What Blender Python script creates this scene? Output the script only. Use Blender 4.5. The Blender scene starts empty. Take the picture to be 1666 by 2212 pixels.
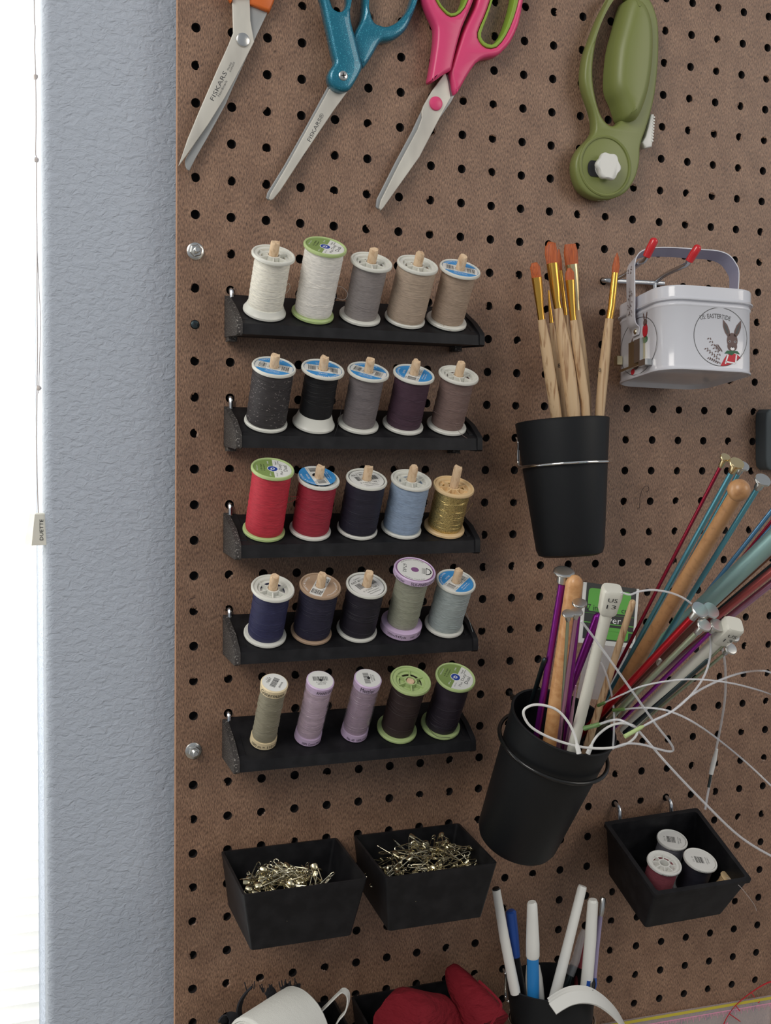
import bpy, math, random
from mathutils import Vector, Matrix, geometry
from math import sin, cos, pi, radians
random.seed(7)
SC = bpy.context.scene
COL = SC.collection
# ------------------------------------------------------------------ camera
FPX, W, H = 2419.3, 1666.0, 2212.0
CAM = Vector((-0.15547, -0.79096, -0.27783))
RV = Vector((0.0716248, -0.3629944, 0.0027610))
R0 = Matrix(((1, 0, 0), (0, 0, -1), (0, 1, 0)))
RC = Matrix.Rotation(RV.length, 3, RV.normalized()) @ R0        # world -> (right, down, forward)
cd = bpy.data.cameras.new('camera'); cam = bpy.data.objects.new('camera', cd); COL.objects.link(cam)
rt, dn, fw = RC[0], RC[1], RC[2]
m3 = Matrix((rt, -dn, -fw)).transposed()
cam.matrix_world = Matrix.Translation(CAM) @ m3.to_4x4()
cd.sensor_fit = 'HORIZONTAL'; cd.sensor_width = 36.0; cd.lens = FPX / W * 36.0
cd.clip_start = 0.01; cd.clip_end = 50
SC.camera = cam
# ------------------------------------------------------------------ world, lights, exposure
wd = bpy.data.worlds.new('world'); SC.world = wd; wd.use_nodes = True
wn = wd.node_tree; wn.nodes.clear()
bg = wn.nodes.new('ShaderNodeBackground'); wo = wn.nodes.new('ShaderNodeOutputWorld')
bg.inputs[0].default_value = (0.88, 0.93, 1.0, 1); bg.inputs[1].default_value = 0.34
wn.links.new(bg.outputs[0], wo.inputs[0])
def area(name, loc, target, sx, sy, power, col):
    l = bpy.data.lights.new(name, 'AREA'); l.shape = 'RECTANGLE'; l.size = sx; l.size_y = sy
    l.energy = power; l.color = col
    o = bpy.data.objects.new(name, l); COL.objects.link(o); o.location = loc
    o.rotation_euler = (Vector(target) - Vector(loc)).to_track_quat('-Z', 'Y').to_euler(); return o
area('room_window_light', (-1.3, -1.3, 0.85), (0.15, 0, -0.3), 0.9, 1.2, 24, (1.0, 0.95, 0.88))
area('room_bounce_light', (1.9, -1.7, 0.5), (0.3, 0, -0.3), 1.2, 1.2, 14, (1.0, 0.92, 0.82))
area('outdoor_daylight', (-0.62, 0.75, 0.25), (-0.62, 0, -0.20), 1.3, 1.3, 85, (1.0, 0.99, 0.96))
SC.view_settings.view_transform = 'Standard'; SC.view_settings.look = 'None'
SC.view_settings.exposure = 0.0; SC.view_settings.gamma = 1.0
SC.view_settings.use_curve_mapping = False
# ------------------------------------------------------------------ helpers
def ray(u, v): return RC.transposed() @ Vector(((u - W/2)/FPX, (v - H/2)/FPX, 1))
def at(u, v, y):
    d = ray(u, v); return CAM + d*((y - CAM.y)/d.y)
def dep(p): return (p - CAM).dot(fw)
def rpx(p, r): return r*dep(p)/FPX
def cr(P, n=6, closed=False):
    P = [Vector(p) for p in P]; out = []; N = len(P)
    for i in range(N if closed else N-1):
        g = lambda k: P[k % N] if closed else P[max(0, min(N-1, k))]
        a, b, c, d = g(i-1), g(i), g(i+1), g(i+2)
        for k in range(n):
            t = k/n
            out.append(.5*((2*b)+(c-a)*t+(2*a-5*b+4*c-d)*t*t+(3*b-a-3*c+d)*t**3))
    if not closed: out.append(P[-1])
    return out
class MB:
    def __init__(s): s.v = []; s.f = []; s.m = []
    def add(s, vs, fs, mi=0):
        o = len(s.v); s.v += [Vector(x) for x in vs]
        for f in fs: s.f.append([i+o for i in f]); s.m.append(mi)
        return s
    def box(s, a, b, mi=0, M=None):
        x0, y0, z0 = a; x1, y1, z1 = b
        vs = [Vector(p) for p in ((x0,y0,z0),(x1,y0,z0),(x1,y1,z0),(x0,y1,z0),(x0,y0,z1),(x1,y0,z1),(x1,y1,z1),(x0,y1,z1))]
        if M: vs = [M @ q for q in vs]
        return s.add(vs, [(0,3,2,1),(4,5,6,7),(0,1,5,4),(1,2,6,5),(2,3,7,6),(3,0,4,7)], mi)
    def hexa(s, P, mi=0): return s.add(P, [(0,3,2,1),(4,5,6,7),(0,1,5,4),(1,2,6,5),(2,3,7,6),(3,0,4,7)], mi)
    def rings(s, R, mi=0, caps=True, closed=True):
        n = len(R[0]); vs = [p for r in R for p in r]; fs = []
        for i in range(len(R)-1):
            for j in range(n if closed else n-1):
                k = (j+1) % n; fs.append((i*n+j, i*n+k, (i+1)*n+k, (i+1)*n+j))
        if caps: fs.append(list(range(n))[::-1]); fs.append([(len(R)-1)*n+j for j in range(n)])
        return s.add(vs, fs, mi)
    def tube(s, P, r, n=8, mi=0, caps=True, flat=1.0, up=None, twist=0):
        P = [Vector(p) for p in P]; R = []; prev = None
        for i, p in enumerate(P):
            t = (P[min(i+1, len(P)-1)] - P[max(i-1, 0)]).normalized()
            if prev is None:
                a = Vector(up) if up else (Vector((0,0,1)) if abs(t.z) < .9 else Vector((1,0,0)))
            else: a = prev
            u = (a - t*a.dot(t)).normalized(); w = t.cross(u); prev = u
            rr = r[i] if isinstance(r, (list, tuple)) else r
            R.append([p + u*(cos(2*pi*k/n+twist)*rr*flat) + w*(sin(2*pi*k/n+twist)*rr) for k in range(n)])
        return s.rings(R, mi, caps)
    def lathe(s, prof, n=32, mi=0, M=None, loop=False, jit=0, mis=None):
        R = []
        for r, z in prof:
            ring = []
            for k in range(n):
                a = 2*pi*k/n; q = Vector((r*cos(a), r*sin(a), z))
                if jit and r > 1e-5: q += Vector((random.uniform(-jit, jit), random.uniform(-jit, jit), random.uniform(-jit, jit)))
                ring.append(M @ q if M else q)
            R.append(ring)
        if loop: R.append(R[0])
        return s.rings(R, mi, False)
    def poly(s, loops, place, mi=0):
        """loops: 2D loops (outer, holes) -> flat filled face"""
        tri = geometry.tessellate_polygon([[Vector((p[0], p[1], 0)) for p in L] for L in loops])
        pts = [place(p[0], p[1]) for L in loops for p in L]
        return s.add(pts, [tuple(t) for t in tri], mi)
    def slab(s, loops, y, prof, mi=0):
        """loops in (x,z); prof [(inset, y offset)...] from front to back"""
        L2 = []
        for k, L in enumerate(loops):
            L = [Vector((p[0], p[1])) for p in L]
            A = sum(L[i].x*L[(i+1) % len(L)].y - L[(i+1) % len(L)].x*L[i].y for i in range(len(L)))
            if (A < 0) != (k > 0): L.reverse()
            N = []
            for i in range(len(L)):
                e1 = (L[i]-L[i-1]); e2 = (L[(i+1) % len(L)]-L[i])
                e1 = e1.normalized() if e1.length > 1e-9 else e2.normalized(); e2 = e2.normalized() if e2.length > 1e-9 else e1
                nn = Vector((-e1.y-e2.y, e1.x+e2.x))
                N.append(nn.normalized()*min(1.4, 2/max(nn.length, .9)) if nn.length > 1e-6 else Vector((0, 0)))
            L2.append((L, N))
        def ring(o, dy): return [[(l[i].x+n[i].x*o, y+dy, l[i].y+n[i].y*o) for i in range(len(l))] for l, n in L2]
        rr = [ring(o, dy) for o, dy in prof]
        for li in range(len(L2)):
            s.rings([r[li] for r in rr], mi, False)
        for r in (rr[0], rr[-1]):
            tri = geometry.tessellate_polygon([[Vector((p[0], p[2], 0)) for p in L] for L in r])
            s.add([p for L in r for p in L], [tuple(t) for t in tri], mi)
        return s
def plane_loop(px, y): return [(lambda q: (q.x, q.z))(at(u, v, y)) for u, v in px]
ORG = {}
def finish(name, mb, mats, smooth=40, tri=False):
    me = bpy.data.meshes.new(name)
    me.from_pydata([tuple(v) for v in mb.v], [], mb.f)
    for m in (mats if isinstance(mats, (list, tuple)) else [mats]): me.materials.append(m)
    for p, i in zip(me.polygons, mb.m): p.material_index = i
    import bmesh
    bm = bmesh.new(); bm.from_mesh(me)
    bmesh.ops.remove_doubles(bm, verts=bm.verts, dist=1e-7)
    bmesh.ops.recalc_face_normals(bm, faces=bm.faces); bm.to_mesh(me); bm.free()
    if smooth:
        me.shade_smooth(); me.set_sharp_from_angle(angle=radians(smooth))
    return me
def part(name, mb, mats, parent, label=None, kind=None, local=False, smooth=40):
    og = None if local else ORG.get(parent)
    if og is not None and og.length: mb.v = [v - og for v in mb.v]
    o = bpy.data.objects.new(name, finish(name, mb, mats, smooth)); COL.objects.link(o)
    o.parent = parent; ORG[o] = og if og is not None else Vector((0,0,0))
    if label: o['label'] = label
    if kind: o['kind'] = kind
    return o
def thing(name, label, cat, loc=(0,0,0), group=None, M=None):
    o = bpy.data.objects.new(name, None); COL.objects.link(o); o.empty_display_size = .01
    if M is not None: o.matrix_world = M; ORG[o] = None
    else: o.location = loc; ORG[o] = Vector(loc)
    o['label'] = label; o['category'] = cat
    if group: o['group'] = group
    return o
def single(name, mb, mats, label, cat, group=None, smooth=40):
    c = sum((v for v in mb.v), Vector())/len(mb.v); mb.v = [v-c for v in mb.v]
    o = bpy.data.objects.new(name, finish(name, mb, mats, smooth)); COL.objects.link(o); o.location = c
    o['label'] = label; o['category'] = cat
    if group: o['group'] = group
    return o
def struct(name, mb, mats, smooth=40, label=None):
    o = bpy.data.objects.new(name, finish(name, mb, mats, smooth)); COL.objects.link(o); o['kind'] = 'structure'
    ORG[o] = Vector((0,0,0))
    if label: o['label'] = label
    return o
# text -> flat geometry
TC = {}
def tgeo(s):
    if s in TC: return TC[s]
    cu = bpy.data.curves.new('t', 'FONT'); cu.body = s; cu.size = 1; cu.resolution_u = 2
    o = bpy.data.objects.new('t', cu); COL.objects.link(o)
    dg = bpy.context.evaluated_depsgraph_get(); me = bpy.data.meshes.new_from_object(o.evaluated_get(dg))
    vs = [(v.co.x, v.co.y) for v in me.vertices]; fs = [tuple(p.vertices) for p in me.polygons]
    bpy.data.objects.remove(o); bpy.data.curves.remove(cu); bpy.data.meshes.remove(me)
    x0 = min(v[0] for v in vs); x1 = max(v[0] for v in vs); y0 = min(v[1] for v in vs); y1 = max(v[1] for v in vs)
    vs = [((a-(x0+x1)/2)/(x1-x0), (b-(y0+y1)/2)/(y1-y0)) for a, b in vs]
    TC[s] = (vs, fs, (x1-x0)/(y1-y0)); return TC[s]
def ptext(mb, s, cx, cy, w, h, ang, place, mi):
    vs, fs, _ = tgeo(s); c, q = cos(ang), sin(ang)
    mb.add([place(cx+a*w*c-b*h*q, cy+a*w*q+b*h*c) for a, b in vs], fs, mi)
def arctext(mb, s, cx, cy, r, h, a0, a1, place, mi):
    """a0..a1 angles of text start..end; letters point outwards when a1<a0"""
    vs, fs, _ = tgeo(s); sg = 1 if a1 < a0 else -1
    mb.add([place(cx+(r+sg*b*h)*cos(a0+(a+.5)*(a1-a0)), cy+(r+sg*b*h)*sin(a0+(a+.5)*(a1-a0))) for a, b in vs], fs, mi)
def barcode(mb, cx, cy, w, h, ang, place, mi, n=22, seed=1):
    rd = random.Random(seed); x = -w/2; c, q = cos(ang), sin(ang)
    while x < w/2:
        bw = w/n*rd.choice((.35, .5, .8, 1.1)); 
        P = [(x, -h/2), (x+bw, -h/2), (x+bw, h/2), (x, h/2)]
        mb.add([place(cx+a*c-b*q, cy+a*q+b*c) for a, b in P], [(0,1,2,3)], mi)
        x += bw + w/n*rd.choice((.4, .6, .9))
def disc2(r, n=40, cx=0, cy=0): return [(cx+r*cos(2*pi*k/n), cy+r*sin(2*pi*k/n)) for k in range(n)]
def segment(r, lo, hi, ang, n=12):
    """part of a disc with lo < distance along ang < hi"""
    P = []; a = math.acos(max(-1, min(1, hi/r))); b = math.acos(max(-1, min(1, lo/r)))
    for k in range(n+1): t = a+(b-a)*k/n; P.append((r*cos(ang+t), r*sin(ang+t)))
    for k in range(n+1): t = -b+(b-a)*k/n; P.append((r*cos(ang+t), r*sin(ang+t)))
    return P
# ------------------------------------------------------------------ materials
def L(c): return tuple(((x/255)/12.92 if x/255 <= .04045 else ((x/255+.055)/1.055)**2.4) for x in c)
MT = {}
def mat(name, col, rough=.5, metal=0, spec=.5, coat=0, trans=0, alpha=1, sss=0, noise=None, bump=None, sheen=0, aniso=0):
    """noise=(col2, scale xyz, lo, hi); bump=(scale xyz, strength, dist)"""
    m = bpy.data.materials.new(name); m.use_nodes = True; N = m.node_tree.nodes; K = m.node_tree.links
    b = N['Principled BSDF']; b.inputs['Base Color'].default_value = (*col, 1); b.inputs['Roughness'].default_value = rough
    b.inputs['Metallic'].default_value = metal; b.inputs['Specular IOR Level'].default_value = spec
    b.inputs['Coat Weight'].default_value = coat; b.inputs['Transmission Weight'].default_value = trans; b.inputs['Alpha'].default_value = alpha
    b.inputs['Sheen Weight'].default_value = sheen
    if sss: b.inputs['Subsurface Weight'].default_value = sss; b.inputs['Subsurface Radius'].default_value = (.003, .003, .003); b.inputs['Subsurface Scale'].default_value = .6
    tc = N.new('ShaderNodeTexCoord')
    def nz(sc, det=3):
        mp = N.new('ShaderNodeMapping'); mp.inputs['Scale'].default_value = sc; K.new(tc.outputs['Object'], mp.inputs[0])
        n = N.new('ShaderNodeTexNoise'); n.inputs['Scale'].default_value = 1; n.inputs['Detail'].default_value = det; K.new(mp.outputs[0], n.inputs['Vector']); return n
    if noise:
        n = nz(noise[1]); r = N.new('ShaderNodeValToRGB'); r.color_ramp.elements[0].position = noise[2]; r.color_ramp.elements[1].position = noise[3]
        r.color_ramp.elements[0].color = (*col, 1); r.color_ramp.elements[1].color = (*noise[0], 1)
        K.new(n.outputs['Fac'], r.inputs[0]); K.new(r.outputs[0], b.inputs['Base Color'])
    if bump:
        n = nz(bump[0]); p = N.new('ShaderNodeBump'); p.inputs['Strength'].default_value = bump[1]; p.inputs['Distance'].default_value = bump[2]
        K.new(n.outputs['Fac'], p.inputs['Height']); K.new(p.outputs[0], b.inputs['Normal'])
    MT[name] = m; return m
def thread_mat(name, col, rough=.55, spec=.35, coat=0, glit=None):
    m = mat(name, col, rough, spec=spec, coat=coat, sheen=.0); N = m.node_tree.nodes; K = m.node_tree.links; b = N['Principled BSDF']
    tc = N.new('ShaderNodeTexCoord'); mp = N.new('ShaderNodeMapping'); K.new(tc.outputs['Object'], mp.inputs[0]); mp.inputs['Rotation'].default_value = (radians(4), radians(3), 0)
    w = N.new('ShaderNodeTexWave'); w.bands_direction = 'Z'; w.inputs['Scale'].default_value = 480; w.inputs['Distortion'].default_value = 2.5
    w.inputs['Detail'].default_value = 2; w.inputs['Detail Scale'].default_value = .35
    K.new(mp.outputs[0], w.inputs['Vector'])
    p = N.new('ShaderNodeBump'); p.inputs['Strength'].default_value = .22; p.inputs['Distance'].default_value = .0002
    K.new(w.outputs['Fac'], p.inputs['Height']); K.new(p.outputs[0], b.inputs['Normal'])
    mx = N.new('ShaderNodeMix'); mx.data_type = 'RGBA'
    mx.inputs[6].default_value = (*[c*.86 for c in col], 1); mx.inputs[7].default_value = (*(glit or [min(1, c*1.1) for c in col]), 1)
    n = N.new('ShaderNodeTexNoise'); n.inputs['Scale'].default_value = 1; n.inputs['Detail'].default_value = 4
    mp2 = N.new('ShaderNodeMapping'); mp2.inputs['Scale'].default_value = (260, 260, 1500) if not glit else (1500, 1500, 3500); K.new(tc.outputs['Object'], mp2.inputs[0]); K.new(mp2.outputs[0], n.inputs['Vector'])
    r = N.new('ShaderNodeValToRGB'); r.color_ramp.elements[0].position = .35; r.color_ramp.elements[1].position = .6; K.new(n.outputs['Fac'], r.inputs[0])
    K.new(r.outputs[0], mx.inputs[0]); K.new(mx.outputs[2], b.inputs['Base Color'])
    if glit: b.inputs['Metallic'].default_value = .75; b.inputs['Roughness'].default_value = .35
    return m
# peg board: hardboard with a fine vertical screen pattern
def board_mat():
    m = mat('hardboard', L((118, 88, 74)), .42, spec=.5); N = m.node_tree.nodes; K = m.node_tree.links; b = N['Principled BSDF']
    tc = N.new('ShaderNodeTexCoord')
    def nz(sc, det, rotz=0):
        mp = N.new('ShaderNodeMapping'); mp.inputs['Scale'].default_value = sc; mp.inputs['Rotation'].default_value = (0, radians(rotz), 0); K.new(tc.outputs['Object'], mp.inputs[0])
        n = N.new('ShaderNodeTexNoise'); n.inputs['Scale'].default_value = 1; n.inputs['Detail'].default_value = det; K.new(mp.outputs[0], n.inputs['Vector']); return n
    fine = nz((1700, 900, 400), 2.5, 6); blot = nz((60, 60, 45), 5); speck = nz((420, 420, 420), 2)
    r1 = N.new('ShaderNodeValToRGB'); e = r1.color_ramp.elements; e[0].position = .33; e[1].position = .68
    e[0].color = (*L((95, 72, 59)), 1); e[1].color = (*L((168, 134, 109)), 1); K.new(fine.outputs['Fac'], r1.inputs[0])
    r2 = N.new('ShaderNodeValToRGB'); e = r2.color_ramp.elements; e[0].position = .3; e[1].position = .7
    e[0].color = (.80, .76, .75, 1); e[1].color = (1.1, 1.1, 1.1, 1); K.new(blot.outputs['Fac'], r2.inputs[0])
    r3 = N.new('ShaderNodeValToRGB'); e = r3.color_ramp.elements; e[0].position = .27; e[1].position = .34
    e[0].color = (.5, .45, .42, 1); e[1].color = (1, 1, 1, 1); K.new(speck.outputs['Fac'], r3.inputs[0])
    a = N.new('ShaderNodeMix'); a.data_type = 'RGBA'; a.blend_type = 'MULTIPLY'; a.inputs[0].default_value = 1
    K.new(r1.outputs[0], a.inputs[6]); K.new(r2.outputs[0], a.inputs[7])
    a2 = N.new('ShaderNodeMix'); a2.data_type = 'RGBA'; a2.blend_type = 'MULTIPLY'; a2.inputs[0].default_value = 1
    K.new(a.outputs[2], a2.inputs[6]); K.new(r3.outputs[0], a2.inputs[7]); K.new(a2.outputs[2], b.inputs['Base Color'])
    p = N.new('ShaderNodeBump'); p.inputs['Strength'].default_value = .55; p.inputs['Distance'].default_value = .0005
    K.new(fine.outputs['Fac'], p.inputs['Height']); K.new(p.outputs[0], b.inputs['Normal'])
    return m
M_board = board_mat()
M_bedge = mat('hardboard_cut_edge', L((196, 150, 118)), .8)
M_bhole = mat('hole_shade', L((30, 24, 24)), .9)  # near-black colour stands in for the shade inside and behind the holes
def wall_mat():
    m = mat('painted_plaster', L((176, 184, 196)), .6, spec=.3); N = m.node_tree.nodes; K = m.node_tree.links; b = N['Principled BSDF']
    tc = N.new('ShaderNodeTexCoord'); mp = N.new('ShaderNodeMapping'); mp.inputs['Scale'].default_value = (170, 170, 260); K.new(tc.outputs['Object'], mp.inputs[0])
    n = N.new('ShaderNodeTexNoise'); n.inputs['Scale'].default_value = 1; n.inputs['Detail'].default_value = 4; n.inputs['Roughness'].default_value = .55; n.inputs['Distortion'].default_value = .8
    K.new(mp.outputs[0], n.inputs['Vector'])
    p = N.new('ShaderNodeBump'); p.inputs['Strength'].default_value = .75; p.inputs['Distance'].default_value = .0022
    K.new(n.outputs['Fac'], p.inputs['Height']); K.new(p.outputs[0], b.inputs['Normal']); return m
M_wall = wall_mat()
M_black = mat('black_plastic', (.0075, .0075, .009), .5, spec=.25, bump=((300, 300, 2500), .15, .0003), noise=((.015, .015, .017), (90, 90, 90), .4, .7))
M_dusty = mat('dusty_black_plastic', (.035, .03, .028), .7, noise=((.28, .26, .24), (900, 900, 900), .58, .68))
M_cup = mat('matte_black_plastic', (.0085, .0095, .011), .5, spec=.3, bump=((700, 700, 700), .2, .0002))
M_gloss = mat('glossy_black_wire', (.01, .01, .01), .2)
M_steel = mat('steel', (.62, .62, .60), .28, 1)
M_zinc = mat('zinc_plated_wire', (.60, .63, .66), .25, 1)
M_chrome = mat('chrome', (.8, .8, .78), .1, 1)
M_blade = mat('blade_steel', L((205, 202, 192)), .42, .15, noise=(L((184, 180, 172)), (60, 60, 20), .45, .75), bump=((1500, 1500, 90), .1, .0001))
M_bladed = mat('inner_blade_steel', L((160, 162, 162)), .4, .2)
M_orange = mat('orange_plastic', L((214, 108, 44)), .4)
M_pink = mat('pink_plastic', L((222, 72, 122)), .36)
M_lime = mat('lime_rubber', L((138, 168, 58)), .5)
M_teal = mat('teal_glitter_plastic', L((12, 112, 138)), .25, .25, coat=.6, noise=(L((70, 178, 200)), (1300, 1300, 1300), .60, .72), bump=((1400, 1400, 1400), .5, .0004))
M_olive = mat('olive_green_plastic', L((124, 132, 74)), .42)
M_white = mat('white_plastic', (.74, .74, .70), .35)
M_natural = mat('natural_spool_plastic', (.72, .72, .66), .35, sss=.25)
M_cream = mat('cream_plastic', L((226, 208, 170)), .4)
M_gold_pl = mat('tan_plastic', L((226, 196, 150)), .4)
M_tan2 = mat('beige_plastic', L((176, 150, 126)), .4)
M_green = mat('light_green_plastic', L((178, 198, 136)), .4)
M_lilac = mat('lilac_plastic', L((206, 182, 214)), .4)
M_paper = mat('label_paper', (.72, .72, .69), .45)
M_ink = mat('black_ink', (.02, .02, .022), .6)
M_blue = mat('blue_ink', L((62, 142, 204)), .5)
M_dkblue = mat('dark_blue_ink', L((38, 66, 150)), .5)
M_greenl = mat('green_ink', L((128, 150, 86)), .5)
M_whitei = mat('white_ink', (.85, .85, .85), .5)
M_grey = mat('grey_ink', (.07, .07, .07), .5)
M_redi = mat('red_ink', L((190, 36, 50)), .5)
M_furi = mat('brown_fur_ink', L((104, 84, 80)), .6)
M_greeni = mat('deep_green_ink', L((40, 96, 62)), .5)
M_purplei = mat('purple_ink', L((130, 84, 130)), .5)
M_peg = mat('birch_dowel', L((224, 196, 162)), .7, noise=(L((196, 160, 124)), (500, 500, 60), .45, .75), bump=((900, 900, 120), .4, .0003))
M_wood = mat('needle_wood', L((178, 132, 88)), .4, noise=(L((148, 104, 66)), (260, 260, 260), .5, .8), coat=.2)
M_wood2 = mat('pale_handle_wood', L((206, 176, 138)), .5, noise=(L((158, 120, 84)), (500, 500, 14), .52, .66))
M_wood3 = mat('dark_needle_wood', L((128, 88, 56)), .4, coat=.2)
M_brist = mat('orange_bristles', L((192, 96, 42)), .5, noise=(L((140, 58, 24)), (2500, 2500, 60), .4, .7), bump=((2500, 2500, 40), .6, .0004))
M_ferr = mat('gold_ferrule', L((226, 176, 84)), .25, 1)
M_ferr2 = mat('pale_gold_ferrule', L((226, 206, 160)), .25, 1)
M_brass = mat('brass', L((214, 204, 170)), .25, 1)
M_pinm = mat('nickel_pin', L((206, 200, 176)), .25, 1)
M_tin = mat('white_enamel_tin', (.66, .67, .72), .16, coat=.3)
M_tinin = mat('grey_tin_band', L((150, 150, 172)), .3)
M_vinyl = mat('red_vinyl', L((204, 36, 44)), .25, coat=.3)
M_clear = mat('clear_cable', (.80, .81, .84), .15, alpha=.5, coat=.6)
M_cable = mat('milky_white_cable', (.74, .74, .72), .3, sss=.2)
M_lampw = mat('elastic_white', (.66, .66, .62), .8, bump=((900, 900, 1800), .5, .0005))
M_redf = mat('red_fabric', L((122, 27, 38)), .85, spec=.2, bump=((90, 90, 260), .8, .004))
M_blackf = mat('black_fabric', (.012, .012, .016), .85)
def met(n, c, r=.3): return mat(n, L(c), r, .8, coat=.3)
M_purple = met('purple_metallic', (150, 40, 160)); M_crimson = met('crimson_metallic', (168, 34, 66)); M_teal2 = met('teal_metallic', (104, 176, 198))
M_skyb = met('blue_metallic', (120, 172, 216)); M_aqua = met('aqua_metallic', (168, 208, 208), .45); M_rose = met('rose_metallic', (206, 104, 104))
M_redm = met('red_metallic', (190, 24, 40)); M_pgreen = met('pale_green_metallic', (176, 186, 160)); M_pinkm = met('lilac_metallic', (190, 140, 170))
M_brownm = met('brown_metallic', (110, 70, 62)); M_dark = met('dark_metallic', (60, 74, 78)); M_silver = met('silver_metallic', (196, 196, 188))
M_ivory = mat('ivory_plastic', (.70, .69, .61), .35)
M_acr = mat('clear_acrylic', (.72, .66, .68), .1, alpha=.28, coat=.5)
M_yel = mat('yellow_ink', L((196, 180, 60)), .5); M_pinkp = mat('pink_ink', L((226, 150, 180)), .5)
M_bluep = mat('blue_plastic', L((40, 84, 168)), .35); M_blueb = mat('bright_blue_plastic', L((40, 124, 190)), .35)
M_clearp = mat('clear_plastic', (.7, .7, .72), .1, alpha=.35, coat=.5)
M_cardb = mat('black_card', (.015, .018, .016), .4); M_cardg = mat('green_card_ink', L((92, 170, 66)), .5)
M_film = mat('clear_film', (.8, .75, .82), .08, alpha=.16, coat=1)
M_thr = mat('loose_white_thread', (.55, .5, .48), .7); M_thd = mat('loose_dark_thread', (.03, .02, .025), .8)
# ------------------------------------------------------------------ structure: wall, window, blind
YW = 0.018; XL = at(97, 1100, YW).x; ZT, ZB = 0.30, -1.10; RB = .006
def build_wall():
    mb = MB(); prof = [(1.25, YW), (XL+RB, YW)]
    for k in range(1, 9): a = k/8*pi/2; prof.append((XL+RB-RB*sin(a), YW+RB-RB*cos(a)))
    prof.append((XL, YW+.14)); 
    prof += [(1.25, YW+.14)]
    R = [[(x, y, z) for z in (ZB, ZT)] for x, y in prof]
    mb.rings(R, 0, False, closed=False)
    mb.add([(x, y, ZT) for x, y in prof], [list(range(len(prof)))]); mb.add([(x, y, ZB) for x, y in prof], [list(range(len(prof)))])
    struct('wall_back', mb, M_wall, 50)
    # far side of the window opening, head and sill of the wall
    mb = MB(); mb.box((-1.75, YW, ZB), (-1.16, YW+.14, ZT)); struct('wall_left', mb, M_wall)
    mb = MB(); mb.box((-1.75, YW, ZT), (1.25, YW+.14, ZT+.25)); struct('wall_top', mb, M_wall)
    mb = MB(); mb.box((-1.75, YW, ZB-.5), (1.25, YW+.14, ZB)); struct('wall_bottom', mb, M_wall)
build_wall()
def build_window():
    M_frame = mat('white_window_frame', (.75, .75, .75), .4)
    m = bpy.data.materials.new('window_glass'); m.use_nodes = True; N = m.node_tree.nodes; K = m.node_tree.links; N.clear()
    o = N.new('ShaderNodeOutputMaterial'); t = N.new('ShaderNodeBsdfTransparent'); g = N.new('ShaderNodeBsdfGlossy'); g.inputs['Roughness'].default_value = .02
    x = N.new('ShaderNodeMixShader'); x.inputs[0].default_value = .07; K.new(t.outputs[0], x.inputs[1]); K.new(g.outputs[0], x.inputs[2]); K.new(x.outputs[0], o.inputs[0])
    mb = MB(); y0, y1 = YW+.108, YW+.136
    mb.box((-1.16, y0, ZB), (-1.12, y1, ZT)); mb.box((XL-.02, y0, ZB), (XL, y1, ZT)); mb.box((-1.12, y0, ZT-.04), (XL-.02, y1, ZT)); mb.box((-1.12, y0, ZB), (XL-.02, y1, ZB+.04))
    fr = struct('window_1', mb, M_frame)
    g = MB(); g.box((-1.12, y0+.012, ZB+.04), (XL-.02, y0+.016, ZT-.04)); part('pane', g, m, fr)
build_window()
mb = MB(); mb.box((-1.75, -3.4, -1.64), (2.6, YW+.14, -1.60)); struct('floor', mb, mat('beige_carpet', L((170, 160, 146)), .9, bump=((600, 600, 600), .5, .003)))
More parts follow.
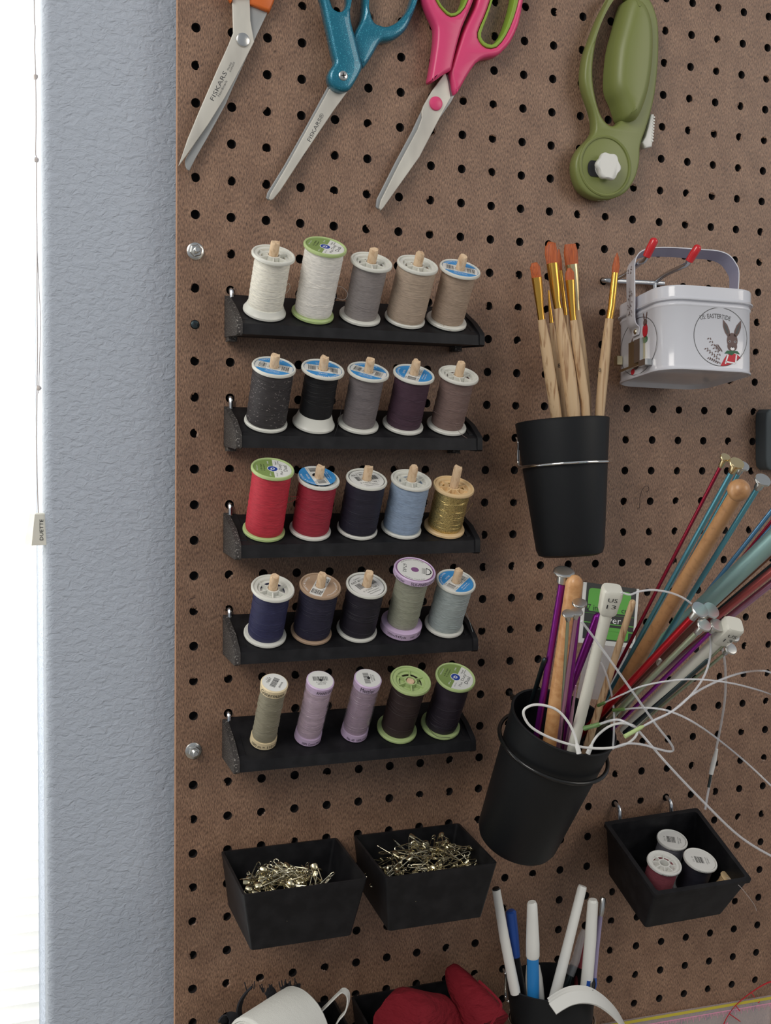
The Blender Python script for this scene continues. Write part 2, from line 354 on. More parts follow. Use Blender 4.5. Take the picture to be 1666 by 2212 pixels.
def build_blind():
    m = bpy.data.materials.new('pleated_shade_fabric'); m.use_nodes = True; N = m.node_tree.nodes; K = m.node_tree.links; N.clear()
    o = N.new('ShaderNodeOutputMaterial'); t = N.new('ShaderNodeBsdfTranslucent'); d = N.new('ShaderNodeBsdfDiffuse'); x = N.new('ShaderNodeMixShader')
    t.inputs[0].default_value = (.86, .85, .80, 1); d.inputs[0].default_value = (.8, .8, .76, 1); x.inputs[0].default_value = .35
    tc = N.new('ShaderNodeTexCoord'); mp = N.new('ShaderNodeMapping'); mp.inputs['Scale'].default_value = (1300, 20, 1300)
    n = N.new('ShaderNodeTexNoise'); n.inputs['Scale'].default_value = 1; b = N.new('ShaderNodeBump'); b.inputs['Strength'].default_value = .3; b.inputs['Distance'].default_value = .0003
    K.new(tc.outputs['Object'], mp.inputs[0]); K.new(mp.outputs[0], n.inputs['Vector']); K.new(n.outputs['Fac'], b.inputs['Height']); K.new(b.outputs[0], d.inputs['Normal'])
    K.new(t.outputs[0], x.inputs[1]); K.new(d.outputs[0], x.inputs[2]); K.new(x.outputs[0], o.inputs[0])
    xl = -1.12; h = .0135; y = YW+.032; xr = at(78, 1100, y).x
    root = thing('pleated_blind', 'white translucent pleated window blind glowing with daylight', 'blind', (-.6, y, ZT))
    first = None; z = ZT-.03; k = 0
    while z > ZB+.02:
        if first is None:
            mb = MB(); R = []
            for yy, zz in ((0, 0), (-.0016, -.0028), (-.0020, -h*.5), (-.0016, -h+.0028), (0, -h)):
                R.append([(xl+.6, yy, zz), (xr+.6, yy, zz)])
            mb.rings(R, 0, False, closed=False)
            ob = bpy.data.objects.new('pleat', finish('pleat', mb, m, 35)); first = ob
        else: ob = first.copy()
        COL.objects.link(ob); ob.parent = root; ob.location = (0, 0, z-ZT); z -= h
    mb = MB(); mb.box((xl, y-.012, ZT-.03), (xr, y+.02, ZT)); part('head_rail', mb, M_white, root)
    mb = MB(); mb.box((xl, y-.012, z-.012), (xr, y+.008, z+.001)); part('bottom_rail', mb, M_white, root)
    # cord with knots and tassel
    yc = YW+.008
    c = thing('blind_cord', 'thin white knotted pull cord hanging before the blind', 'cord', at(78, 0, yc))
    mb = MB(); P = [at(u, v, yc) for u, v in ((74, -420), (74, 0), (76, 60), (75, 100), (77, 165), (78, 260), (77, 330), (79, 345), (79, 440), (80, 530), (80, 640), (81, 760), (80, 830), (79, 960), (81, 1060), (83, 1108))]
    mb.tube(cr(P, 4), .00038, 6); P2 = [at(u, v, yc+.001) for u, v in ((80, 530), (83, 600), (87, 680), (86, 760), (84, 830), (83, 850))]
    mb.tube(cr(P2, 4), .0003, 6); part('strand', mb, M_thr, c)
    for u, v in ((77, 166), (79, 345), (84, 838)):
        mb = MB(); q = at(u, v, yc); mb.lathe([(0, -.002), (.0012, -.0014), (.0016, 0), (.0012, .0012), (0, .002)], 10, M=Matrix.Translation(q), jit=.0003); part('knot', mb, M_thr, c)
    t = thing('cord_tassel', 'tapered white plastic cord tassel with dark lettering beside the wall edge', 'cord pull', at(82, 1177, yc))
    mb = MB(); yy = yc
    c0 = at(84, 1108, yy); c1 = at(81.5, 1176, yy); R = []
    for f, s, cc in ((0, .0052, c0), (.03, .0066, c0), (1, .0098, c1)):
        p = c0.lerp(c1, f); R.append([p+Vector((s*cos(a), s*sin(a), 0)) for a in [radians(62)+k*pi/2 for k in range(4)]])
    mb.rings(R, 0, True); part('bell', mb, M_ivory, t, smooth=20)
    # lettering on the right-hand visible facet
    ctr = (R[1][2]+R[1][3]+R[2][2]+R[2][3])/4
    vis = None
    for k in range(4):
        a, b2, c2, d2 = R[1][k], R[1][(k+1) % 4], R[2][(k+1) % 4], R[2][k]; ce = (a+b2+c2+d2)/4; nrm = (ce-(c0+c1)/2).normalized()
        if nrm.dot((CAM-ce).normalized()) > .1 and (vis is None or ce.dot(rt) > vis[0].dot(rt)): vis = (ce, (c2+d2-a-b2).normalized(), nrm)
    ce, dnv, nrm = vis; nrm = (nrm - dnv*nrm.dot(dnv)).normalized(); side = nrm.cross(dnv)
    if side.dot(rt) < 0: side = -side
    mb = MB(); ptext(mb, 'DUETTE', 0, 0, .0145, .0026, 0, lambda x, y: ce - dnv*x - side*y*-1*-1 + nrm*.0003, 0)
    part('lettering', mb, M_ink, t, smooth=0)
build_blind()
# ------------------------------------------------------------------ peg board
G = .0254
def build_board():
    mb = MB(); X0 = -.0127; th = .0055; n = 16; rh = .0033
    C0, C1, Rw0, Rw1 = 0, 24, -8, 36
    for i in range(C0, C1):
        for j in range(Rw0, Rw1):
            cx, cz = i*G, -j*G; s = G/2; rag = random.random() < .42
            a0 = random.uniform(0, 2*pi); amp = random.uniform(.25, .6) if rag else .04; wd_ = random.uniform(.5, 1.1)
            inner, back, sq = [], [], []
            for k in range(n):
                a = 2*pi*k/n + pi/4
                dd = abs((a-a0+pi) % (2*pi)-pi); r = rh*(1-(amp*random.uniform(.5, 1) if dd < wd_ and rag else random.uniform(0, .05)))
                inner.append((cx+rh*cos(a), 0, cz+rh*sin(a))); back.append((cx+r*cos(a), th*(.12 if rag else .5), cz+r*sin(a)))
                m = max(abs(cos(a)), abs(sin(a))); sq.append((cx+s*cos(a)/m, 0, cz+s*sin(a)/m))
            bk = [(x, th, z) for x, _, z in inner]
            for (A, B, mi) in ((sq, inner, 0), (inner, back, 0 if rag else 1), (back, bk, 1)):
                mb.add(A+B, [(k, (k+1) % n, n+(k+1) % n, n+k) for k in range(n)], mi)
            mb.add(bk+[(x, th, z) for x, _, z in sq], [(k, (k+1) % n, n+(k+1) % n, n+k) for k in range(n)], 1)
    x1 = C1*G-G/2; z1 = -Rw0*G+G/2; z0 = -(Rw1-1)*G-G/2
    ed = [((X0, 0, z0), (X0, th, z0), (X0, th, z1), (X0, 0, z1)), ((x1, 0, z0), (x1, th, z0), (x1, th, z1), (x1, 0, z1)),
          ((X0, 0, z1), (X0, th, z1), (x1, th, z1), (x1, 0, z1)), ((X0, 0, z0), (X0, th, z0), (x1, th, z0), (x1, 0, z0))]
    for e in ed: mb.add(e, [(0,1,2,3)], 2)
    me = bpy.data.meshes.new('pegboard'); me.from_pydata([tuple(v) for v in mb.v], [], mb.f)
    for m in (M_board, M_bhole, M_bedge): me.materials.append(m)
    for p, i in zip(me.polygons, mb.m): p.material_index = i
    import bmesh
    bm = bmesh.new(); bm.from_mesh(me); bmesh.ops.remove_doubles(bm, verts=bm.verts, dist=1e-6); bmesh.ops.recalc_face_normals(bm, faces=bm.faces); bm.to_mesh(me); bm.free()
    o = bpy.data.objects.new('pegboard', me); COL.objects.link(o)
    o['label'] = 'large brown hardboard pegboard hung on the blue wall'; o['category'] = 'pegboard'
    # added dark slab filling the gap, in place of shade behind the holes
    ORG[o] = Vector((0,0,0))
    mb = MB(); mb.box((-.0050, th+.0003, z0), (0.600, YW-.001, z1)); part('hole_shade_slab', mb, M_bhole, o)
build_board()
def bolt(u, v, i, j, lab):
    q = Vector((i*G, 0, -j*G)); M = Matrix.Translation(q) @ Matrix.Rotation(radians(90), 4, 'X')
    t = thing('hex_bolt', lab, 'bolt', q, 'zinc bolts on the left pegboard edge')
    mb = MB(); mb.lathe([(0, 0), (.0058, 0), (.0060, .0007), (.0048, .0014), (0, .0014)], 32, M=M); part('washer', mb, M_steel, t)
    mb = MB(); mb.lathe([(.0001, .0014), (.0044, .0014), (.0044, .0040), (.0038, .0046), (.0022, .0046)], 6, M=M @ Matrix.Rotation(.3, 4, 'Z')); part('nut', mb, M_steel, t, smooth=20)
    mb = MB(); pr = [(.0021, .001)]
    for k in range(9): pr += [(.0021, .0046+k*.0005), (.0018, .0048+k*.0005)]
    pr += [(.0016, .0092), (0, .0092)]; mb.lathe(pr, 16, M=M); part('threaded_stud', mb, M_steel, t)
bolt(422, 541, 0, 6, 'upper zinc bolt and nut on the left edge of the pegboard')
bolt(416, 1621, 0, 20, 'lower zinc bolt and nut on the left edge of the pegboard')
q = Vector((0, -.0001, -8*G)); M = Matrix.Translation(q) @ Matrix.Rotation(radians(90), 4, 'X')
t = thing('black_screw', 'black cross-head screw in a left-edge pegboard hole', 'screw', q)
mb = MB(); mb.lathe([(0, .0012), (.0017, .0011), (.0028, .0006), (.0030, 0), (0, 0)], 20, M=M); part('screw_head', mb, M_dark, t)
mb = MB(); mb.box((-.0018, -.0003, .0010), (.0018, .0003, .0015), M=M @ Matrix.Rotation(.6, 4, 'Z')); mb.box((-.0003, -.0018, .0010), (.0003, .0018, .0015), M=M @ Matrix.Rotation(.6, 4, 'Z')); part('cross_recess', mb, M_ink, t)
# ------------------------------------------------------------------ spool racks
RK = [(33.1, -.1948), (29.0, -.2720), (27.2, -.3481), (29.8, -.4220), (31.7, -.4984)]
SX = [(43.7, 78.7, 114.1, 148.8, 182.0), (45.3, 80.3, 113.9, 148.7, 183.7), (44.5, 78.6, 114.3, 148.7, 183.4), (46, 80.2, 115, 149.5, 184.8), (45.3, 78.5, 114.1, 147.9, 183.4)]
SP_TALL = {(0, 1): 1, (2, 0): 1, (4, 4): 1, (4, 3): 1}
PLAB = ['top', 'second', 'middle', 'fourth', 'bottom']
def frame(r, x):
    al = radians(RK[r][0]); return Matrix.Translation((x, -.024, RK[r][1])) @ Matrix.Rotation(al, 4, 'X')
for r in range(5):
    al, z0 = RK[r]; ta = math.tan(radians(al)); XA, XB = .0208, .2065
    t = thing('spool_rack', f'sloping black plastic thread rack, {PLAB[r]} of the five racks', 'rack', (XA, 0, z0), 'five black thread racks')
    zb = z0+.022*ta-.0005; zf = z0-.0135*ta
    P = [(-.001, zb), (-.0375, zf), (-.0385, zf-.0008), (-.0392, z0-.0168), (-.001, z0-.0158)]
    mb = MB(); mb.rings([[(x, y, z) for y, z in P] for x in (XA+.004, XB-.004)]); part('shelf', mb, M_black, t)
    zt = z0+.0108 if r else z0+.0118
    for x0, x1, mt, lb in ((XA, XA+.004, M_dusty, 'scuffed end plate'), (XB-.004, XB, M_black, None)):
        Q = [(-.0008, zt+.0012), (-.026, zf+.0055+.004), (-.0382, zf+.0012), (-.0396, zf-.001), (-.0398, z0-.0165), (-.038, z0-.0177), (-.0008, z0-.0163)]
        mb = MB(); mb.rings([[(x, y, z) for y, z in Q] for x in (x0, x1)]); part('end_plate', mb, mt, t, lb)
    # rib next to the left plate
    mb = MB(); Q = [(-.002, zt+.0004), (-.034, zf+.0026), (-.034, zf), (-.002, zb-.001)]
    mb.rings([[(x, y, z) for y, z in Q] for x in (XA+.0045, XA+.0095)]); part('inner_rib', mb, M_black, t)
    mb = MB(); mb.rings([[(x, y, z) for y, z in Q] for x in (XB-.0085, XB-.0055)]); part('inner_rib', mb, M_black, t)
    for x in SX[r]:
        M = frame(r, x/1000); mb = MB(); n = 10; R = []
        pl_ = .0031 if SP_TALL.get((r, SX[r].index(x))) else 0
        for z in (-.003, .045-pl_, .0512-pl_, .0528-pl_):
            rr = .0033 if z+pl_ < .052 else .0029
            R.append([M @ Vector((rr*cos(2*pi*k/n), rr*sin(2*pi*k/n), z+(random.uniform(-.0006, .0009) if z > .047 else 0))) for k in range(n)])
        mb.rings(R); part('peg', mb, M_peg, t)
    jz = -round(-(z0+.012)/G)*G
    for x in (G, 8*G):
        mb = MB(); P = [(x, .004, jz+.001), (x, -.001, jz), (x, -.0022, jz-.0015), (x, -.0026, jz-.004), (x, -.0026, z0+.006)]
        mb.tube(cr(P, 3), .0017, 8); part('hook', mb, M_zinc, t)
    if r < 2:
        for x in (.0245, .198):
            mb = MB(); mb.box((x-.003, -.012, z0-.0198), (x+.003, -.002, z0-.0155)); part('lug', mb, M_dusty, t)
# ------------------------------------------------------------------ spools
def body_mesh(L_, R=.015, style='std', cone=False, top=None):
    mb = MB(); ft = .0026
    cr_ = .0085
    pr = [(.0036, 0), (R-.0006, 0), (R, .0005), (R, ft*.55), (R-.0004, ft*.62), (R, ft*.7), (R-.0005, ft)]
    if cone: pr += [(R-.0015, ft+.0015), (cone, cone_h(cone)), (cr_, cone_h(cone)+.0002)]
    else: pr += [(cr_, ft+.0002)]
    pr += [(cr_, L_-ft-.0002), (R-.0008, L_-ft), (R-.0002, L_-ft+.0004), (R, L_-.001), (R-.0005, L_-.0001), (R-.0011, L_), (R-.0016, L_-.0003), (R-.0018, L_-.0012)]
    if style == 'solid': pr += [(.0036, L_-.0012)]
    else: pr += [(R-.0042, L_-.0012), (R-.0044, L_-.0016), (R-.0046, L_-.0045), (.0048, L_-.0045), (.0047, L_-.0010), (.0036, L_-.0010)]
    pr += [(.0036, 0)]
    mb.lathe(pr, 48)
    return mb
def cone_h(c): return .0095 if c < .0125 else .006
def spokes(mb, L_, R, n):
    for k in range(n):
        M = Matrix.Rotation(2*pi*k/n+.3, 4, 'Z'); mb.box((.0044, -.0004, L_-.0044), (R-.0044, .0004, L_-.0013), 0, M)
def thread_mesh(r0, z0, z1, seed, lumpy=.00012, taper=0):
    rd = random.Random(seed); mb = MB(); n = 48; R = []; N = max(6, int((z1-z0)/.0016))
    for i in range(N+1):
        z = z0+(z1-z0)*i/N; e = min(i, N-i)/N; rr = r0 + rd.uniform(-lumpy, lumpy) - (.0004 if i in (0, N) else 0) + taper*(.5-i/N)
        ph = rd.uniform(0, 6.28); am = lumpy*.6
        R.append([(rr*cos(2*pi*k/n)+am*cos(2*pi*k/n+ph)*.5, rr*sin(2*pi*k/n)+am*sin(2*pi*k/n+ph)*.5, z) for k in range(n)])
    ri = min(r0-.0005, .0084); zz = [R[0][0][2], R[-1][0][2]]
    inn = [[(ri*cos(2*pi*k/n), ri*sin(2*pi*k/n), z) for k in range(n)] for z in zz]
    mb.rings([inn[0]]+R+[inn[1], inn[0]], 0, False); return mb
def strands(r0, z0, z1, seed, n, tilt=.003):
    rd = random.Random(seed+99); mb = MB()
    for k in range(n):
        zc = rd.uniform(z0+.004, z1-.004); tl = rd.uniform(-tilt, tilt); ph = rd.uniform(0, 6.28)
        P = [((r0+.00012)*cos(a), (r0+.00012)*sin(a), max(z0+.0005, min(z1-.0005, zc+tl*sin(a+ph)))) for a in [2*pi*i/40 for i in range(38)]]
        mb.tube(P, .00013, 4)
    return mb
PM = [M_paper, M_ink, M_blue, M_dkblue, M_greenl, M_whitei, M_grey, M_purplei, M_lilac, M_green]
def label(kind, L_, R, seed, rot):
    """printed sticker: slots 0 paper 1 black 2 blue 3 dkblue 4 green 5 white 6 grey 7 purple 8 lilac 9 light green"""
    mb = MB(); zb = L_-.0009; C, S = cos(rot), sin(rot)
    pl = lambda k: (lambda x, y: Vector((x*C-y*S, x*S+y*C, zb+k*.00003)))
    Rr = R-.0019; hole = disc2(.0036 if kind in ('A', 'B', 'G') else .0001, 14)
    if kind == 'A':
        mb.poly([disc2(Rr, 40), hole], pl(0), 2 if seed % 2 else 2)
        h2 = [(x, y) for x, y in hole]
        w = .0052; seg = segment(Rr*.985, -w, w, pi/2, 10); mb.poly([seg, h2], pl(1), 0)
        mb.poly([disc2(.0052, 24), hole], pl(1.5), 0)
        barcode(mb, -.0078, 0, .0052, .0062, 0, pl(2), 1, 13, seed); barcode(mb, .0078, 0, .0052, .0062, 0, pl(2), 1, 13, seed+5)
        ptext(mb, '0 73650', -.0078, -.0042, .0055, .0011, 0, pl(2), 1); ptext(mb, '79116 8', .0078, -.0042, .0055, .0011, 0, pl(2), 1)
        ptext(mb, '0155', -.0086, .0043, .0034, .0013, 0, pl(2), 1); ptext(mb, '210', .0088, .0043, .003, .0013, 0, pl(2), 1)
        arctext(mb, 'COATS & CLARK', 0, 0, Rr-.0016, .0014, radians(152), radians(70), pl(2), 5)
        ptext(mb, 'All Purpose', 0, -.0070, .0095, .0012, 0, pl(2), 5); ptext(mb, 'Polyester Thread', 0, -.0087, .010, .0011, 0, pl(2), 5); ptext(mb, 'EXTRA', 0, .0072, .006, .0014, 0, pl(2), 5)
        arctext(mb, 'EXTRA STRONG', 0, 0, .0045, .0010, radians(200), radians(340), pl(3), 6)
    elif kind == 'B':
        mb.poly([disc2(Rr, 40), hole], pl(0), 0)
        mb.poly([disc2(Rr*.99, 40), disc2(Rr*.96, 40)], pl(1), 6)
        ptext(mb, 'CA00011', -.001, .0092, .0065, .0012, 0, pl(2), 1); ptext(mb, 'ART 8910', -.003, .0066, .0125, .0019, 0, pl(2), 1)
        barcode(mb, -.0058, .0015, .0042, .0058, 0, pl(2), 1, 12, seed); barcode(mb, .0066, .0015, .0048, .0058, 0, pl(2), 1, 12, seed+3)
        ptext(mb, '0 73650 788 1', 0, -.0045, .015, .0015, 0, pl(2), 1)
        ptext(mb, '100% Polyester', 0, -.0070, .0115, .0014, 0, pl(2), 1); ptext(mb, 'Mexico/Mexique', 0, -.0090, .0105, .0013, 0, pl(2), 1)
    elif kind == 'C':
        mb.poly([segment(Rr, -Rr, .0005, 0, 20)], pl(0), 4); mb.poly([segment(Rr, .0005, Rr, 0, 20)], pl(0), 0)
        mb.poly([disc2(.0038, 28)], pl(1), 5); mb.poly([disc2(.0034, 28)], pl(2), 3)
        mb.poly([disc2(.0014, 16), disc2(.0008, 16)], pl(3), 5); ptext(mb, 'COATS', -.0012, -.0022, .0036, .0009, pi/2, pl(3), 5)
        ptext(mb, 'Dual', .0088, .0016, .0082, .0027, pi/2, pl(2), 1); ptext(mb, 'Duty', .0056, .0030, .0080, .0027, pi/2, pl(2), 1); ptext(mb, 'Plus', .0056, -.0052, .0048, .0018, pi/2, pl(2), 1)
        ptext(mb, 'Hand', .0026, .0082, .0042, .0013, pi/2, pl(2), 1); ptext(mb, 'Quilting', .0044, .0090, .0050, .0011, pi/2, pl(2), 1)
        ptext(mb, 'A piquer', -.0058, .001, .0095, .0015, pi/2, pl(2), 1); ptext(mb, 'a la main', -.0080, .001, .0090, .0015, pi/2, pl(2), 1)
        ptext(mb, '325 yds', .0024, -.0080, .0048, .0010, pi/2, pl(2), 6); ptext(mb, '297 m', -.0022, -.0082, .0044, .0010, pi/2, pl(2), 5)
        ptext(mb, '100% Cotton', -.0108, 0, .0075, .0009, pi/2, pl(2), 5); ptext(mb, 'S960', -.0028, .0084, .0036, .0010, pi/2, pl(2), 5)
    elif kind == 'D':
        mb.poly([disc2(Rr+.0004, 40), disc2(Rr-.0004, 40)], pl(0), 7); mb.poly([disc2(Rr-.0004, 40), disc2(.0029, 24)], pl(0), 0); mb.poly([disc2(.0029, 24)], pl(0), 7)
        ptext(mb, '67x82', -.0075, 0, .0105, .0026, -pi/2, pl(2), 6)
        for k in range(4): mb.add([pl(2)(.0052+k*.0009, -.0035), pl(2)(.0055+k*.0009, -.0035), pl(2)(.0055+k*.0009, .0035), pl(2)(.0052+k*.0009, .0035)], [(0,1,2,3)], 6)
        mb.poly([segment(.0042, 0, .0042, 0, 8), segment(.0033, .0004, .0033, 0, 8)], lambda x, y: pl(2)(x+.0080, y), 1)
        arctext(mb, 'SILK-FINISH COTTON', 0, 0, Rr-.0016, .0011, radians(150), radians(60), pl(2), 6); arctext(mb, 'made in Czech Rep.', 0, 0, Rr-.0016, .0011, radians(235), radians(310), pl(2), 1)
    elif kind == 'E':
        mb.poly([disc2(Rr, 36)], pl(0), 0)
        barcode(mb, 0, .0012, .0108, .0042, 0, pl(2), 1, 26, seed)
        mb.poly([disc2(.0012, 10, 0, -.0004)], pl(3), 1); ptext(mb, '0 762303', 0, -.0024, .0072, .0012, 0, pl(2), 1); ptext(mb, '684129', 0, -.0041, .0058, .0012, 0, pl(2), 1)
    elif kind == 'F':
        mb.poly([disc2(Rr, 36)], pl(0), 0)
        ptext(mb, '7887', -.0042, 0, .006, .0019, pi/2, pl(2), 1); barcode(mb, 0, 0, .0095, .0040, pi/2, pl(2), 1, 22, seed); ptext(mb, '800008', .0046, 0, .006, .0013, pi/2, pl(2), 1); ptext(mb, 'Col.', -.0062, .001, .003, .0012, pi/2, pl(2), 1)
    elif kind == 'G':      # beige printed ring under a white strip
        mb.poly([disc2(Rr, 40), hole], pl(0), 7)
        seg = segment(Rr*.985, -.0045, .0045, 0, 10); mb.poly([seg, hole], pl(1), 0)
        barcode(mb, 0, .0078, .0076, .0052, 0, pl(2), 1, 16, seed); barcode(mb, 0, -.0078, .0076, .0052, 0, pl(2), 1, 16, seed+1)
        ptext(mb, '0049', -.0034, .0045, .0046, .0012, pi/2, pl(2), 1); ptext(mb, '0025', .0036, -.005, .0046, .0012, pi/2, pl(2), 1)
        arctext(mb, 'COATS & CLARK', 0, 0, Rr-.0018, .0014, radians(150), radians(240), pl(2), 5); arctext(mb, '100% Polyester', 0, 0, Rr-.0018, .0013, radians(50), radians(-50), pl(2), 5)
    return mb
def bandtext(s, R, z, h, a0, a1, out=.0001):
    """text round a cylinder, read from outside, running counter-clockwise"""
    vs, fs, _ = tgeo(s); mb = MB()
    mb.add([((R+out)*cos(a0+(a+.5)*(a1-a0)), (R+out)*sin(a0+(a+.5)*(a1-a0)), z+b*h) for a, b in vs], fs); return mb
# (length mm, radius mm, thread radius mm, thread colour srgb, body material, label kind, label rotation deg, text label, extras)
BM = {'w': M_natural, 'g': M_green, 'gp': M_gold_pl, 't': M_tan2, 'l': M_lilac, 'c': M_cream}
SP = [
 [(44, 15, 12.2, (232, 228, 214), 'w', None, 0, 'white thread spool with wide open top, leftmost on the top rack', {'cone': .0128}),
  (52.7, 15.1, 13.4, (236, 232, 224), 'g', 'C', -28, 'tall white thread spool with light green caps on the top rack', {'taper': -.0004}),
  (44.1, 15, 12.0, (146, 138, 136), 'w', None, 20, 'light grey thread spool in the middle of the top rack', {}),
  (44.5, 15, 14.0, (184, 162, 140), 'w', None, 40, 'full beige thread spool with open spoked top on the top rack', {}),
  (43.6, 15.2, 12.3, (176, 152, 130), 'w', 'A', -18, 'tan thread spool with a blue and white label on the top rack', {})],
 [(44.8, 15.2, 14.0, (58, 54, 56), 'w', 'A', -22, 'full charcoal thread spool, leftmost on the second rack', {'fuzzy': 1}),
  (44.4, 15.2, 11.7, (24, 24, 28), 'w', 'A', 165, 'slim black thread spool with exposed white cone base on the second rack', {'cone': .0118}),
  (43.8, 15, 12.0, (120, 112, 114), 'w', 'A', -32, 'mid grey thread spool with blue label on the second rack', {}),
  (43.2, 15.2, 12.9, (76, 52, 68), 'w', 'A', 60, 'plum purple thread spool on the second rack', {}),
  (43.7, 15, 12.2, (128, 104, 98), 'w', None, 10, 'taupe brown thread spool with spoked top, rightmost on the second rack', {})],
 [(51.6, 15, 13.4, (196, 28, 54), 'g', 'C', -8, 'tall bright red thread spool with light green caps on the middle rack', {}),
  (43.8, 15, 13.3, (164, 28, 54), 'w', 'A', 97, 'crimson thread spool with a skewed blue label on the middle rack', {'off': 1}),
  (43.5, 14.9, 14.0, (38, 36, 52), 'w', 'B', 12, 'navy black thread spool with white label on the middle rack', {}),
  (42.8, 15.1, 13.9, (142, 164, 192), 'w', None, 15, 'pale blue thread spool on the middle rack', {}),
  (37.2, 15.5, 12.9, (124, 106, 58), 'gp', None, 25, 'short metallic gold thread spool with tan plastic ends', {'gold': 1})],
 [(42.9, 15.2, 12.6, (46, 48, 86), 'w', None, 5, 'navy blue thread spool with spoked top, leftmost on the fourth rack', {}),
  (43.4, 14.9, 13.5, (42, 40, 62), 't', 'G', -32, 'dark navy thread spool with beige plastic ends on the fourth rack', {}),
  (42.5, 15, 13.4, (38, 34, 46), 'w', 'B', 28, 'black thread spool with white label in the middle of the fourth rack', {}),
  (54.7, 15.4, 11.6, (156, 158, 138), 'l', 'D', -20, 'tall sage green thread spool with lilac ends on the fourth rack', {'mett': 1}),
  (42.9, 15, 13.0, (166, 178, 178), 'w', 'A', 42, 'pale aqua thread spool, rightmost on the fourth rack', {})],
 [(57.2, 9.6, 8.7, (142, 136, 114), 'c', 'F', -35, 'slim olive grey thread reel with cream ends on the bottom rack', {'slim': 1}),
  (56.8, 9.9, 8.9, (186, 158, 178), 'l', 'E', -4, 'slim pale lilac thread reel, left one of the two lilac reels', {'slim': 2}),
  (55.5, 10, 8.9, (152, 122, 146), 'l', 'E', 86, 'slim mauve thread reel, right one of the two lilac reels', {'slim': 3}),
  (51.1, 15.2, 12.2, (58, 44, 44), 'g', None, 30, 'dark brown thread spool with open light green top on the bottom rack', {}),
  (51.4, 15.2, 12.4, (46, 38, 50), 'g', 'C', -38, 'purple black thread spool with light green caps, rightmost on the bottom rack', {})]]
